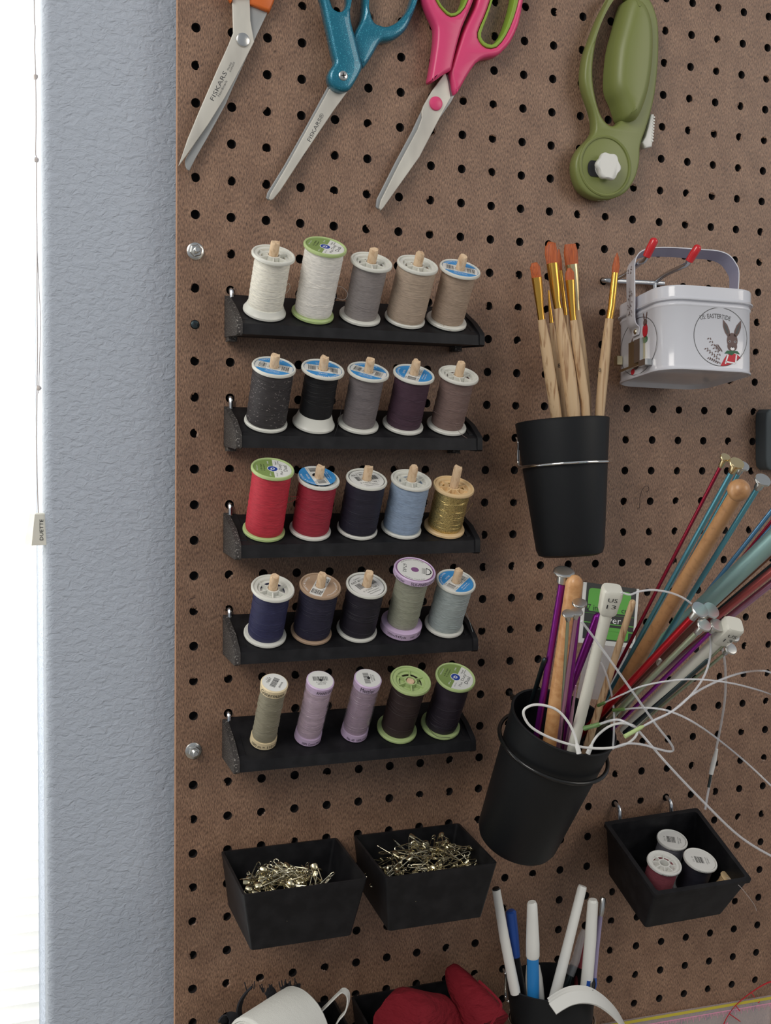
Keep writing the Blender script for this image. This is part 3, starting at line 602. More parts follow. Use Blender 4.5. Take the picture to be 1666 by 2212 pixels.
for r in range(5):
    for c in range(5):
        Lm, Rm, tr, tc_, bm_, lk, rot, lab, ex = SP[r][c]; Lz, R, tr = Lm/1000, Rm/1000, tr/1000; seed = r*5+c
        M = frame(r, SX[r][c]/1000) @ Matrix.Translation((0, 0, .0003))
        t = thing('thread_spool', lab, 'spool', M=M, group=f'thread spools on the {PLAB[r]} rack')
        col = L(tc_); lu = .3*col[0]+.55*col[1]+.15*col[2]; col = tuple(c_*.86+lu*.14 for c_ in col); bmat = BM[bm_]
        if ex.get('slim'):
            tm = thread_mat(f'thread_{r}_{c}', col, coat=.8 if ex['slim'] > 1 else 0)
            mb = MB(); zb, zt = .0062, Lz-.0065
            mb.lathe([(0, 0), (R-.0005, 0), (R, .0006), (R-.0002, zb), (.006, zb), (.006, zt), (R-.0003, zt), (R, Lz-.0007), (R-.0007, Lz), (0, Lz)], 40)
            part('spool_body', mb, bmat, t, local=True)
            th = part('thread', thread_mesh(tr, zb+.0001, zt-.0001, seed, .00025), tm, t, local=True)
            part('loose_strands', strands(tr+.0001, zb, zt, seed, 8, .004), tm, th, local=True)
            mb = label(lk, Lz, R+.0010, seed, radians(rot)); mb.v = [v+Vector((0, 0, .00095)) for v in mb.v]; part('label', mb, PM, t, local=True, smooth=0)
            if ex['slim'] == 1:
                tx = bandtext('Gütermann', R, Lz-.0036, .0036, radians(-165), radians(-55)); t2 = bandtext('100 m = 110 yds', R, .0027, .0032, radians(-160), radians(-30))
            elif ex['slim'] == 2:
                tx = bandtext('AMANN GROUP', R, Lz-.0036, .0026, radians(-118), radians(-30)); t2 = bandtext('100% Cotton Mettler', R, .0027, .0022, radians(-130), radians(-35))
            else:
                tx = bandtext('Mettler', R, Lz-.0036, .0036, radians(-135), radians(-75)); t2 = bandtext('No. 60  100% Cotton', R, .0027, .0022, radians(-140), radians(-35))
            tx.add(t2.v, t2.f); part('printed_band', tx, M_ink, t, local=True, smooth=0)
            if ex['slim'] > 1:
                mb = MB(); mb.lathe([(R-.00005, .004), (R-.00005, Lz-.003)], 40); part('clear_sleeve', mb, M_film, t, local=True)
            continue
        tm = thread_mat(f'thread_{r}_{c}', col, glit=L((232, 208, 140)) if ex.get('gold') else None)
        style = 'std'
        if lk and lk != 'A' or lk == 'A': style = 'solid'
        if ex.get('off'): style = 'std'
        mb = body_mesh(Lz, R, style, ex.get('cone'))
        if style == 'std': spokes(mb, Lz, R, 6 if bm_ == 'w' else (7 if bm_ == 'gp' else 6))
        if ex.get('mett'):
            mb = MB(); mb.lathe([(0, 0), (R-.0006, 0), (R, .0006), (R, .0062), (R-.0012, .0068), (.009, .0068), (.009, Lz-.0052), (R-.001, Lz-.0052), (R, Lz-.0044), (R, Lz-.0008), (R-.0008, Lz), (R-.0015, Lz-.0008), (0, Lz-.0008)], 48)
        part('spool_body', mb, bmat, t, local=True)
        z0 = .0028 if not ex.get('cone') else cone_h(ex['cone'])-.0002
        z1 = Lz-.0028
        if ex.get('mett'): z0, z1 = .0069, Lz-.0053
        th = part('thread', thread_mesh(tr, z0, z1, seed, .00012, ex.get('taper', 0)), tm, t, local=True)
        part('loose_strands', strands(tr, z0, z1, seed, 5 if tr > .0135 else 9), tm, th, local=True)
        if ex.get('mett'):
            tx = bandtext('SILK-FINISH COTTON 50', R, Lz-.0027, .0024, radians(-118), radians(-15)); t2 = bandtext('mettler', R, Lz-.0027, .0024, radians(-168), radians(-136))
            t3 = bandtext('500m/547yds    col.   1095', R, .0033, .0026, radians(-150), radians(-38)); tx.add(t2.v, t2.f); tx.add(t3.v, t3.f)
            part('printed_band', tx, M_ink, t, local=True, smooth=0)
        if lk:
            pm = PM if lk != 'G' else [M_paper, M_ink, M_blue, M_dkblue, M_greenl, M_whitei, M_grey, M_tan2, M_lilac, M_green]
            if ex.get('fuzzy'): pass
            lb = label(lk, Lz, R, seed, radians(rot))
            if ex.get('mett'): lb.v = [v+Vector((0, 0, .0004)) for v in lb.v]
            if ex.get('off'): lb.v = [v+Vector((-.0006, .0022, .0012+v.y*.03)) for v in lb.v]
            part('label', lb, pm, t, local=True, smooth=0)
        if ex.get('fuzzy'):
            rd = random.Random(3); mb = MB()
            for k in range(160):
                a = rd.uniform(pi, 2*pi); z = rd.uniform(z0+.001, z1-.001); P = [Vector(((tr+.0001)*cos(a+i*.03), (tr+.0001)*sin(a+i*.03), z+i*rd.uniform(-.0005, .0005))) for i in range(3)]
                mb.tube(P, .00005, 3)
            o = part('lint', mb, M_thr, th, local=True); o['kind'] = 'stuff'
        # loose tail where the photograph shows one
        TAIL = {(0, 0): [(.0119, -.001, .020), (.0135, -.001, .0235), (.0150, -.001, .0205), (.0135, -.001, .0165), (.0120, -.001, .0158)],
                (0, 1): [(.0134, 0, .023), (.017, -.003, .024), (.0208, -.006, .0205), (.019, -.005, .0155), (.0134, -.001, .0150)],
                (0, 4): [(-.0115, -.002, .010), (-.0105, -.0085, .009), (-.006, -.0125, .002), (-.002, -.0160, .0015)],
                (1, 1): [(.0118, 0, .018), (.0165, -.003, .021), (.0158, -.008, .015), (.012, -.0158, .003), (.0085, -.021, .0012)],
                (1, 4): [(-.018, -.002, .016), (-.012, -.0065, .014), (-.004, -.012, .012), (.004, -.0165, .004), (.009, -.020, .0015)],
                (2, 0): [(.0134, -.002, .0245), (.0205, -.004, .0300), (.0132, -.002, .0300)],
                (2, 4): [(.0130, 0, .010), (.0165, .001, .014), (.020, .002, .021)],
                (3, 4): [(.0130, .002, .016), (.0175, -.004, .008), (.0210, -.014, -.002), (.0235, -.020, -.007)],
                (4, 4): [(-.0125, -.001, .014), (-.0148, -.006, .009), (-.009, -.0135, .004), (.002, -.0150, .0028)]}.get((r, c))
        if TAIL:
            mb = MB(); mb.tube(cr(TAIL, 5), .00014, 5); part('loose_tail', mb, tm if (r, c) != (0, 1) else M_thr, t, local=True)
# ------------------------------------------------------------------ open boxes
def bin_thing(name, lab, rim, bot, mats=M_black, wall=.0018, lip=0, group='open black boxes on the pegboard'):
    """rim, bot: BL, BR, FR, FL corners"""
    rim = [Vector(p) for p in rim]; bot = [Vector(p) for p in bot]
    cr_ = sum(rim, Vector())/4; cb = sum(bot, Vector())/4
    t = thing(name, lab, 'box', (rim[0]+bot[0])/2, group)
    def sh(P, c, d):      # shrink each corner towards the centre by d along both edges
        out = []
        for i in range(4):
            a = (P[(i+1) % 4]-P[i]).normalized(); b = (P[i-1]-P[i]).normalized(); out.append(P[i]+(a+b)*d)
        return out
    def rnd(P, r, k=4):   # rounded corners
        out = []
        for i in range(4):
            a = (P[(i+1) % 4]-P[i]).normalized(); b = (P[i-1]-P[i]).normalized()
            for j in range(k+1):
                s = j/k*pi/2; out.append(P[i]+a*r*(1-cos(s))+b*r*(1-sin(s)))
        return out
    rr = .0025
    n = ((rim[1]-rim[0]).cross(rim[3]-rim[0])).normalized()
    if n.dot(cb-cr_) < 0: n = -n
    fl = [p + (q-p).normalized()*0 for p, q in zip(bot, rim)]
    inb = [b + (r_-b)*(wall/ (r_-b).length) for b, r_ in zip(bot, rim)]
    R = []
    if lip:
        Ro = sh(rim, cr_, -lip); R += [rnd([p+n*.003 for p in rim], rr), rnd([p+n*.003 for p in Ro], rr), rnd(Ro, rr)]
        R = [rnd(bot, rr)] + R
    else: R = [rnd(bot, rr), rnd(rim, rr)]
    R += [rnd(sh(rim, cr_, wall), rr), rnd(sh(inb, cb, wall), rr)]
    mb = MB(); mb.rings(R, 0, True); part('box_body', mb, mats, t)
    return t
def box_pts(rim, bot): return rim, bot
zr, zb = -.5838, -.6262
B1 = ([(.0199, -.003, zr), (.109, -.003, zr), (.1045, -.0845, zr), (.0168, -.0845, zr)], [(.0252, -.003, zb+.002), (.103, -.003, zb+.002), (.0962, -.0765, zb), (.0245, -.0765, zb)])
B2 = ([(.1221, -.003, zr), (.2108, -.003, zr), (.2026, -.0878, zr), (.1166, -.0878, zr)], [(.1275, -.003, zb+.002), (.204, -.003, zb+.002), (.1951, -.079, zb), (.1228, -.079, zb)])
bin_thing('storage_box', 'open black box of safety pins, left one below the bottom rack', *B1)
bin_thing('storage_box', 'open black box of safety pins, right one beside the leaning cup', *B2)
b3r = [at(1310, 1778, -.016), at(1506, 1748, -.016), at(1620, 1898, -.085), at(1418, 1930, -.085)]
b3b = [at(1314, 1886, -.004), at(1502, 1856, -.004), at(1560, 1974, -.065), at(1394, 2004, -.065)]
t3 = bin_thing('storage_box', 'open black box tipped forward on two wire hooks, holding thread spools', b3r, b3b, lip=.0016, wall=.0022)
for i, (u, v) in enumerate(((1333, 1738), (1441, 1725))):
    p = at(u, v, 0); p.x = round(p.x/G)*G; p.z = round(p.z/G)*G
    mb = MB(); P = [p+Vector((0, .004, .0015)), p+Vector((0, -.002, 0)), p+Vector((0, -.0055, -.001)), p+Vector((.0, -.0075, -.004)), p+Vector((0, -.0080, -.009)), p+Vector((0, -.0095, -.016))]
    mb.tube(cr(P, 4), .0017, 10); single('wire_hook', mb, M_zinc, ('left' if i == 0 else 'right')+' bent zinc hook above the tipped black box', 'hook', 'hooks of the tipped box')
d5 = 5*G
zr4 = zr-d5
B4 = ([(.0199, -.003, zr4), (.109, -.003, zr4), (.1045, -.0845, zr4), (.0168, -.0845, zr4)], [(.0252, -.003, zb-d5+.002), (.103, -.003, zb-d5+.002), (.0962, -.0765, zb-d5), (.0245, -.0765, zb-d5)])
B5 = ([(.1221, -.003, zr4), (.2108, -.003, zr4), (.2026, -.0878, zr4), (.1166, -.0878, zr4)], [(.1275, -.003, zb-d5+.002), (.204, -.003, zb-d5+.002), (.1951, -.079, zb-d5), (.1228, -.079, zb-d5)])
bin_thing('storage_box', 'black box with white and black elastic at the bottom edge', *B4)
bin_thing('storage_box', 'black box with red fabric rolls at the bottom edge', *B5)
# safety pins
def pin_mesh():
    mb = MB(); r = .00042; Lp = .0225; w = .0055
    P = [(0, 0, 0), (Lp*.5, -.0002, 0), (Lp-.001, 0, 0)]; mb.tube(cr(P, 3), r, 6, 0)
    P = [(.0002, w*.6, 0), (Lp*.5, w*.85, .0003), (Lp-.001, w*.75, 0)]; mb.tube(cr(P, 3), r, 6, 0)
    P = [(0, 0, 0)] + [(-.0022+.0022*cos(a), w*.3+w*.3*1.0*sin(a), .0006*k/6) for k, a in enumerate([radians(-60-x*50) for x in range(7)])] + [(.0002, w*.6, 0)]
    mb.tube(P, r, 6, 0)
    R = []
    for x, a, b in ((Lp-.0042, .0006, .0010), (Lp-.0036, .0010, .0022), (Lp-.001, .0011, .0028), (Lp+.0006, .0010, .0022), (Lp+.0011, .0004, .0010)):
        R.append([(x, w*.36+b*1.0*cos(2*pi*k/10), a*sin(2*pi*k/10)) for k in range(10)])
    mb.rings(R, 1)
    return finish('safety_pin', mb, [M_pinm, M_brass])
PME = pin_mesh()
def pins(n, xr, yr, top, lab, grp, seed):
    rd = random.Random(seed)
    for i in range(n):
        x = rd.uniform(*xr); y = rd.uniform(*yr); z = top(x, y) - rd.random()**1.3*.011
        o = bpy.data.objects.new('safety_pin', PME); COL.objects.link(o)
        dr = Matrix.Rotation(rd.uniform(0, 2*pi), 4, 'Z') @ Matrix.Rotation(rd.gauss(0, .38), 4, 'Y') @ Matrix.Rotation(rd.uniform(-1.2, 1.2), 4, 'X')
        s = rd.choice((.72, .85, 1, 1))
        M = Matrix.Translation((x, y, z)) @ dr @ Matrix.Scale(s, 4) @ Matrix.Translation((-.011, -.002, 0))
        for e in (0, .022):   # keep both ends in the box
            q = M @ Vector((e, 0, 0)); dx = max(0, xr[0]-.004-q.x) - max(0, q.x-xr[1]-.004); dy = max(0, yr[0]-.004-q.y) - max(0, q.y-yr[1]-.004)
            M = Matrix.Translation((dx, dy, 0)) @ M
        o.matrix_world = M; o['label'] = lab; o['category'] = 'safety pin'; o['group'] = grp
pins(105, (.034, .084), (-.072, -.020), lambda x, y: zr-.0165+.0125*math.exp(-((x-.058)/.024)**2-((y+.044)/.024)**2), 'small metal safety pin heaped in the left black box', 'safety pins in the left box', 5)
pins(110, (.130, .196), (-.076, -.016), lambda x, y: zr-.0150+.0150*math.exp(-((x-.176)/.034)**2-((y+.040)/.028)**2), 'small metal safety pin heaped in the right black box', 'safety pins in the right box', 9)
# ------------------------------------------------------------------ cups
def axisM(c, a, b):
    n = Vector((sin(a), -sin(b), 1)).normalized(); u = n.cross(Vector((0, 1, 0))).normalized(); v = n.cross(u)
    return Matrix(((u.x, v.x, n.x, c.x), (u.y, v.y, n.y, c.y), (u.z, v.z, n.z, c.z), (0, 0, 0, 1)))
def cup(lab, rim, a, b, R1, R2, Ln, cat='cup', lip=0.0):
    M = axisM(Vector(rim), radians(a), radians(b))
    t = thing('plastic_cup', lab, cat, M @ Vector((0, 0, -Ln)), 'three black plastic cups')
    w = .0018; k = .006
    pr = [(0, -Ln), (R2-k, -Ln), (R2-k*.3, -Ln+k*.25), (R2, -Ln+k), (R1-lip, -.0022), (R1, -.0018), (R1+.0002, -.0005), (R1-.0005, 0), (R1-w, -.0004), (R2-w, -Ln+k), (R2-k, -Ln+w), (0, -Ln+w)]
    mb = MB(); mb.lathe(pr, 72, M=M); part('cup_body', mb, M_cup, t)
    return M
C1 = dict(rim=(.2700, -.045, -.2657), a=-2.7, b=-5.5, R1=.0352, R2=.0257, Ln=.1025)
C2 = dict(rim=(.2525, -.090, -.4830), a=7.8, b=25.5, R1=.0398, R2=.0312, Ln=.1125)
C3 = dict(rim=(.2726, -.046, -.7023), a=-1, b=-3, R1=.0342, R2=.026, Ln=.1)
MC1 = cup('matte black plastic cup of paint brushes held by a chrome ring', **C1)
MC2 = cup('large black plastic cup leaning outwards, full of knitting needles', **C2, lip=.0006)
MC3 = cup('black plastic cup of pens at the bottom edge', **C3)
def ring_holder(M, R, zl, hole, mt, wr, lab, drop):
    """wire ring round the cup with a hook up into the peg board"""
    t = thing('cup_ring', lab, 'wire ring', M @ Vector((0, 0, zl)))
    mb = MB(); ctr = M @ Vector((0, 0, zl))
    h = Vector(hole); best = min(range(72), key=lambda k: ((M @ Vector((R*cos(2*pi*k/72), R*sin(2*pi*k/72), zl)))-h).length)
    A = 2*pi*best/72
    P = [M @ Vector((R*cos(A+2*pi*k/60), R*sin(A+2*pi*k/60), zl)) for k in range(61)]
    mb.tube(P, wr, 10); part('ring', mb, mt, t)
    mb = MB(); e = P[0]; Q = [e, e+Vector((-.001, .001, 0)), Vector((h.x, e.y*.5-.002, e.z+.001)), Vector((h.x, -.006, e.z+.004)), Vector((h.x, -.0055, h.z-.004)), Vector((h.x, -.003, h.z-.0005)), Vector((h.x, .0045, h.z+.001))]
    mb.tube(cr(Q, 5), wr, 10); part('hook', mb, mt, t)
ring_holder(MC1, .0342, -.0335, (10*G, 0, -11*G), M_chrome, .0011, 'chrome wire ring hooked to the pegboard around the brush cup', 0)
ring_holder(MC2, .0415, -.0235, (10*G, 0, -19*G), M_gloss, .0016, 'glossy black ring around the knitting needle cup', 0)
ring_holder(MC3, .0335, -.030, (10*G, 0, -28*G), M_chrome, .0011, 'chrome wire ring around the pen cup at the bottom edge', 0)
# ------------------------------------------------------------------ paint brushes
def seg_tube(mb, pts, y0, y1, flat=1.0, n=14, mi=0):
    """pts: (u, v, width px) ; depth runs linearly from y0 to y1 by v"""
    v0, v1 = pts[0][1], pts[-1][1]; P = []; R = []
    for u, v, w in pts:
        y = y0+(y1-y0)*(v-VR[0])/(VR[1]-VR[0]); p = at(u, v, y); P.append(p); R.append(rpx(p, w/2))
    mb.tube(P, R, n, mi, True, flat=1.0)
    if flat != 1.0:
        o = len(mb.v) - len(P)*n
        for i, p in enumerate(P):
            for k in range(n):
                q = mb.v[o+i*n+k]; d = q-p; f = fw; mb.v[o+i*n+k] = q - f*(d.dot(f))*(1-flat)
    return P
cz = lambda x, y: (1100+x/2.943, 500+y/2.943)
def brush(lab, bris, fer, han, y0, y1, num=None, flat=.45, fm=M_ferr):
    global VR
    pts = [(*cz(x, y), w/2.943) for x, y, w in (bris or []) + fer + han]
    VR = (pts[0][1], 905)
    yy = lambda v: y0+(y1-y0)*(v-VR[0])/(VR[1]-VR[0])
    t = thing('paint_brush', lab, 'paint brush', at(*cz(*han[-1][:2]), y1), 'paint brushes in the black cup')
    f = lambda L_: [(*cz(x, y), w/2.943) for x, y, w in L_]
    if bris: mb = MB(); seg_tube(mb, f(bris), y0, y1, flat, 14); part('bristles', mb, M_brist, t)
    mb = MB(); seg_tube(mb, f(fer), y0, y1, 1, 16); part('ferrule', mb, fm, t)
    mb = MB(); P = seg_tube(mb, f(han), y0, y1, 1, 16)
    d = (P[-1]-P[-2]).normalized(); rr = rpx(P[-1], han[-1][2]/2.943/2); mb.tube([P[-1]-d*.0005, P[-1]+d*.055, P[-1]+d*.062], [rr, rr*.6, rr*.3], 16); h = part('handle', mb, M_wood2, t)
    if num:
        s, x, y, hh = num; u, v = cz(x, y); ww = hh*tgeo(s)[2]
        yv = yy(v); c = at(u, v, yv); rr = rpx(c, 30/2.943); c = c - fw*rr*.0 - (c-CAM).normalized()*rr*1.02; k = dep(c)/FPX/2.943
        mb = MB(); ptext(mb, s, 0, 0, ww*k, hh*k, 0, lambda a, b: c + rt*a - dn*b, 0); part('size_number', mb, M_ink, h, smooth=0)
brush('wide flat brush with a tall slanted tip, second from the left', [(247, 76, 30), (262, 84, 72), (268, 140, 84), (275, 206, 74)], [(275, 204, 76), (296, 380, 66), (302, 440, 52), (312, 492, 50)], [(312, 490, 52), (345, 700, 84), (372, 860, 92), (405, 1100, 88), (412, 1195, 82)], -.050, -.056, None)
brush('broad flat brush with pale ferrule, behind the short filbert brush', [(388, 80, 70), (392, 130, 90), (399, 214, 84)], [(399, 212, 86), (415, 350, 66), (430, 430, 34), (436, 505, 30)], [(436, 503, 34), (455, 700, 58), (470, 860, 66), (490, 1060, 66), (496, 1190, 60)], -.036, -.040, None, fm=M_ferr2)
brush('thin brush half hidden behind the wide flat brush', [(316, 112, 8), (322, 180, 26), (327, 250, 24)], [(327, 248, 25), (345, 400, 26), (360, 535, 28)], [(360, 533, 30), (375, 700, 42), (390, 860, 44), (400, 1060, 44), (404, 1190, 40)], -.032, -.036, ('4', 397, 866, 26))
brush('short filbert brush with golden ferrule in the middle of the cup', [(383, 232, 20), (386, 262, 56), (388, 312, 60)], [(388, 310, 62), (396, 420, 50), (402, 500, 42), (409, 566, 42)], [(409, 564, 46), (430, 720, 58), (450, 860, 62), (480, 1060, 60), (490, 1190, 56)], -.056, -.056, None)
brush('rounded filbert brush with number 14, leftmost in the cup', [(160, 200, 36), (165, 226, 64), (175, 292, 64)], [(175, 292, 66), (188, 400, 58), (196, 480, 46), (206, 560, 44)], [(206, 560, 50), (232, 720, 70), (255, 880, 72), (283, 1060, 74), (302, 1190, 70)], -.058, -.052, ('14', 268, 880, 26))
brush('tiny liner brush with a bare narrow ferrule', None, [(251, 374, 10), (258, 470, 18), (270, 582, 28)], [(270, 582, 30), (290, 720, 44), (312, 860, 48), (335, 1060, 46), (345, 1190, 44)], -.038, -.040, ('8', 318, 852, 26))
brush('pointed round brush standing apart, rightmost in the cup', [(687, 134, 4), (685, 170, 30), (681, 220, 48), (674, 266, 44)], [(674, 264, 42), (662, 380, 46), (652, 480, 46), (638, 556, 46)], [(638, 556, 52), (622, 700, 62), (604, 860, 68), (585, 1060, 64), (574, 1190, 60)], -.050, -.050, ('8', 577, 880, 24))
# ------------------------------------------------------------------ scissors
def sm(px, n=3): return [(p.x, p.y) for p in cr([(a, b, 0) for a, b in px], n, True)]
def slab_part(name, t, outer, holes, y, th, bev, mt, label=None, smoothn=0, prof=None, parent=None):
    lo = [outer]+holes
    if smoothn: lo = [sm(l, smoothn) for l in lo]
    loops = [plane_loop(l, y) for l in lo]
    pr = prof or [(bev, 0), (bev*.3, bev*.3), (0, bev), (0, th-bev*.5), (bev*.5, th)]
    mb = MB(); mb.slab(loops, y, pr); return part(name, mb, mt, parent or t, label, smooth=50)
A = lambda L_: [(380+x/5.67, y/5.67) for x, y in L_]      # crop of the left scissors
t = thing('scissors', 'metal-bladed scissors with orange handles, leftmost of the three pairs', 'scissors', at(524, 86, -.008), 'scissors hanging on the pegboard')
slab_part('blade', t, A([(915, 30), (1145, 110), (960, 500), (700, 1070), (610, 1280), (400, 1665), (250, 1925), (168, 2088), (140, 2075), (118, 2030), (116, 1975), (130, 1925), (330, 1600), (640, 1000), (760, 560), (850, 300)]), [], -.0060, .0018, .0004, M_bladed, 'rear blade')
slab_part('blade', t, A([(690, -60), (705, 400), (640, 560), (500, 870), (300, 1330), (150, 1690), (36, 2028), (62, 1998), (128, 1908), (400, 1520), (600, 1200), (740, 940), (870, 690), (962, 510), (916, 250), (905, -60)]), [], -.0085, .0020, .0005, M_blade, 'front blade')
mb = MB(); c = at(524.6, 86.5, -.0085); mb.lathe([(0, .0016), (.0035, .0015), (.0046, .0010), (.0049, .0002), (.0049, 0), (0, 0)], 32, M=Matrix.Translation(c) @ Matrix.Rotation(radians(90), 4, 'X')); part('pivot_rivet', mb, M_steel, t)
slab_part('handle', t, [(541, 8), (576, 22), (584, 24), (592, 5), (612, -60), (640, -150), (620, -230), (560, -240), (540, -150), (536, -50)], [[(575, -60), (600, -140), (590, -195), (570, -200), (562, -140)]], -.0095, .0075, .0018, M_orange)
slab_part('handle', t, [(500, -1), (502, 1), (504, -8), (540, -8), (535, -60), (520, -150), (470, -220), (420, -210), (430, -120), (480, -40)], [[(470, -90), (495, -100), (490, -150), (455, -180), (447, -140)]], -.0115, .0075, .0018, M_orange)
def etch(t, s, p0, p1, hh, y, mt, parent):
    """text along p0->p1 (px) lying on plane y"""
    a, b = at(*p0, y), at(*p1, y); d = b-a; w = d.length; d.normalize(); up = Vector((-d.z, 0, d.x)); c = (a+b)/2; k = dep(c)/FPX
    mb = MB(); ptext(mb, s, 0, 0, w, hh*k, 0, lambda x, z: c+d*x+up*z, 0); part('etching', mb, mt, parent, smooth=0)
P5 = lambda x, y: (380+x/5.67, y/5.67)
bl = [o for o in t.children if o.name.startswith('blade')][-1]
etch(t, 'FISKARS', P5(440, 1225), P5(606, 880), 9.5, -.00855, M_grey, bl); etch(t, 'Nordmark', P5(522, 1180), P5(622, 985), 5, -.00855, M_grey, bl)
etch(t, 'FINLAND', P5(635, 860), P5(680, 765), 3.6, -.00855, M_grey, bl); etch(t, 'STAINLESS', P5(665, 880), P5(715, 760), 3.6, -.00855, M_grey, bl)
Bc = lambda L_: [(380+x/2.524, y/2.524) for x, y in L_]; Hc = lambda L_: [(660+x/3.332, y/3.332) for x, y in L_]
t = thing('scissors', 'scissors with glittery teal handles, middle of the three pairs', 'scissors', at(741, 163, -.010), 'scissors hanging on the pegboard')
slab_part('blade', t, Bc([(860, 430), (838, 455), (705, 700), (590, 905), (500, 1050), (493, 1078), (503, 1090), (520, 1092), (700, 800), (900, 500)]), [], -.0062, .0018, .0004, M_bladed, 'rear blade')
slab_part('blade', t, Bc([(868, 430), (846, 470), (716, 705), (606, 905), (520, 1050), (508, 1083), (517, 1092), (532, 1086), (570, 1040), (700, 842), (862, 602), (948, 484), (920, 430)]), [], -.0085, .0020, .0005, M_blade, 'front blade')
bl = [o for o in t.children if o.name.startswith('blade')][-1]
q5 = lambda x, y: (380+x/2.524, y/2.524)
etch(t, 'FISKARS®', q5(724, 768), q5(800, 620), 9, -.00855, M_grey, bl)
slab_part('handle', t, Hc([(825, -20), (770, 130), (725, 215), (660, 268), (600, 288), (545, 300), (490, 392), (430, 478), (398, 470), (330, 330), (360, 235), (418, 120), (432, -20), (445, -120), (560, -330), (760, -340), (850, -160)]), [Hc([(475, 75), (500, 150), (545, 175), (600, 182), (668, 150), (740, 74), (780, -20), (795, -140), (720, -270), (600, -270), (500, -150), (462, -20)])], -.0105, .013, .003, M_teal, smoothn=3)
slab_part('handle', t, Hc([(125, 0), (150, 120), (172, 220), (205, 380), (219, 440), (190, 490), (173, 535), (180, 585), (205, 622), (240, 645), (290, 653), (330, 635), (372, 570), (415, 482), (402, 420), (385, 350), (360, 245), (336, 150), (330, 80), (336, 0), (330, -160), (250, -330), (110, -330), (80, -160)]), [Hc([(185, 0), (205, 52), (242, 76), (282, 66), (308, 0), (290, -150), (230, -250), (150, -250), (140, -150)])], -.0165, .010, .0026, M_teal, smoothn=3)
mb = MB(); c = at(741.5, 163.7, -.0166); M = Matrix.Translation(c) @ Matrix.Rotation(radians(90), 4, 'X'); mb.lathe([(0, .0011), (.0024, .0010), (.0033, .0004), (.0035, -.0004), (0, -.0004)], 28, M=M); sc = part('pivot_screw', mb, M_steel, t)
mb = MB(); mb.box((-.0018, -.00035, .0009), (.0018, .00035, .0014), M=M @ Matrix.Rotation(.2, 4, 'Z')); mb.box((-.00035, -.0018, .0009), (.00035, .0018, .0014), M=M @ Matrix.Rotation(.2, 4, 'Z')); part('cross_recess', mb, M_ink, sc)
t = thing('scissors', 'scissors with pink handles lined in lime green, rightmost pair', 'scissors', at(941, 224, -.010), 'scissors hanging on the pegboard')
slab_part('blade', t, Bc([(1480, 405), (1512, 425), (1532, 500), (1500, 560), (1400, 700), (1200, 980), (1112, 1142), (1098, 1136), (1092, 1125), (1097, 1085), (1200, 880), (1290, 712), (1338, 608), (1420, 480)]), [], -.0062, .0018, .0004, M_bladed, 'rear blade')
slab_part('blade', t, Bc([(1470, 395), (1395, 500), (1352, 575), (1340, 608), (1344, 640), (1320, 705), (1220, 890), (1120, 1090), (1109, 1134), (1119, 1147), (1133, 1132), (1330, 855), (1462, 600), (1500, 532), (1485, 440)]), [], -.0085, .0020, .0005, M_blade, 'front blade')
mb = MB(); c = at(941.4, 223.9, -.0086); mb.lathe([(0, .0022), (.0036, .0020), (.0049, .0014), (.0052, 0), (0, 0)], 32, M=Matrix.Translation(c) @ Matrix.Rotation(radians(90), 4, 'X')); part('pivot_cap', mb, M_pink, t)
slab_part('handle', t, Hc([(1215, 0), (1190, 62), (1165, 120), (1130, 205), (1092, 340), (1062, 470), (1052, 502), (1000, 530), (938, 576), (906, 576), (915, 520), (945, 330), (952, 240), (948, 180), (912, 100), (872, 0), (850, -120), (900, -330), (1080, -380), (1230, -250), (1240, -100)]), [Hc([(945, 0), (995, 74), (1050, 116), (1118, 90), (1172, 0), (1180, -150), (1080, -280), (960, -260), (925, -120)])], -.0150, .0115, .0024, M_pink, smoothn=2)
slab_part('grip_lining', t, Hc([(945, 0), (995, 74), (1050, 116), (1118, 90), (1172, 0), (1180, -150), (1080, -280), (960, -260), (925, -120)]), [Hc([(962, 0), (1004, 60), (1050, 94), (1106, 74), (1152, 0), (1160, -140), (1075, -262), (972, -240), (942, -120)])], -.0145, .0105, .0006, M_lime, smoothn=2)
slab_part('handle', t, Hc([(1575, 0), (1542, 170), (1482, 300), (1430, 358), (1398, 388), (1350, 402), (1295, 412), (1232, 452), (1160, 560), (1102, 662), (1080, 664), (1066, 590), (1050, 515), (1062, 478), (1140, 240), (1190, 130), (1225, 60), (1245, 0), (1280, -150), (1400, -330), (1540, -320), (1600, -150)]), [Hc([(1335, 0), (1290, 125), (1246, 232), (1258, 296), (1305, 340), (1378, 336), (1446, 252), (1500, 130), (1536, 0), (1550, -140), (1500, -240), (1400, -240), (1350, -120)])], -.0125, .0115, .0024, M_pink, smoothn=2)
slab_part('grip_lining', t, Hc([(1335, 0), (1290, 125), (1246, 232), (1258, 296), (1305, 340), (1378, 336), (1446, 252), (1500, 130), (1536, 0), (1550, -140), (1500, -240), (1400, -240), (1350, -120)]), [Hc([(1312+38, 0), (1308, 128), (1268, 232), (1276, 285), (1318, 316), (1366, 312), (1428, 240), (1474, 120), (1505, 0), (1520, -130), (1480, -215), (1412, -215), (1368, -110)])], -.0120, .0105, .0006, M_lime, smoothn=2)
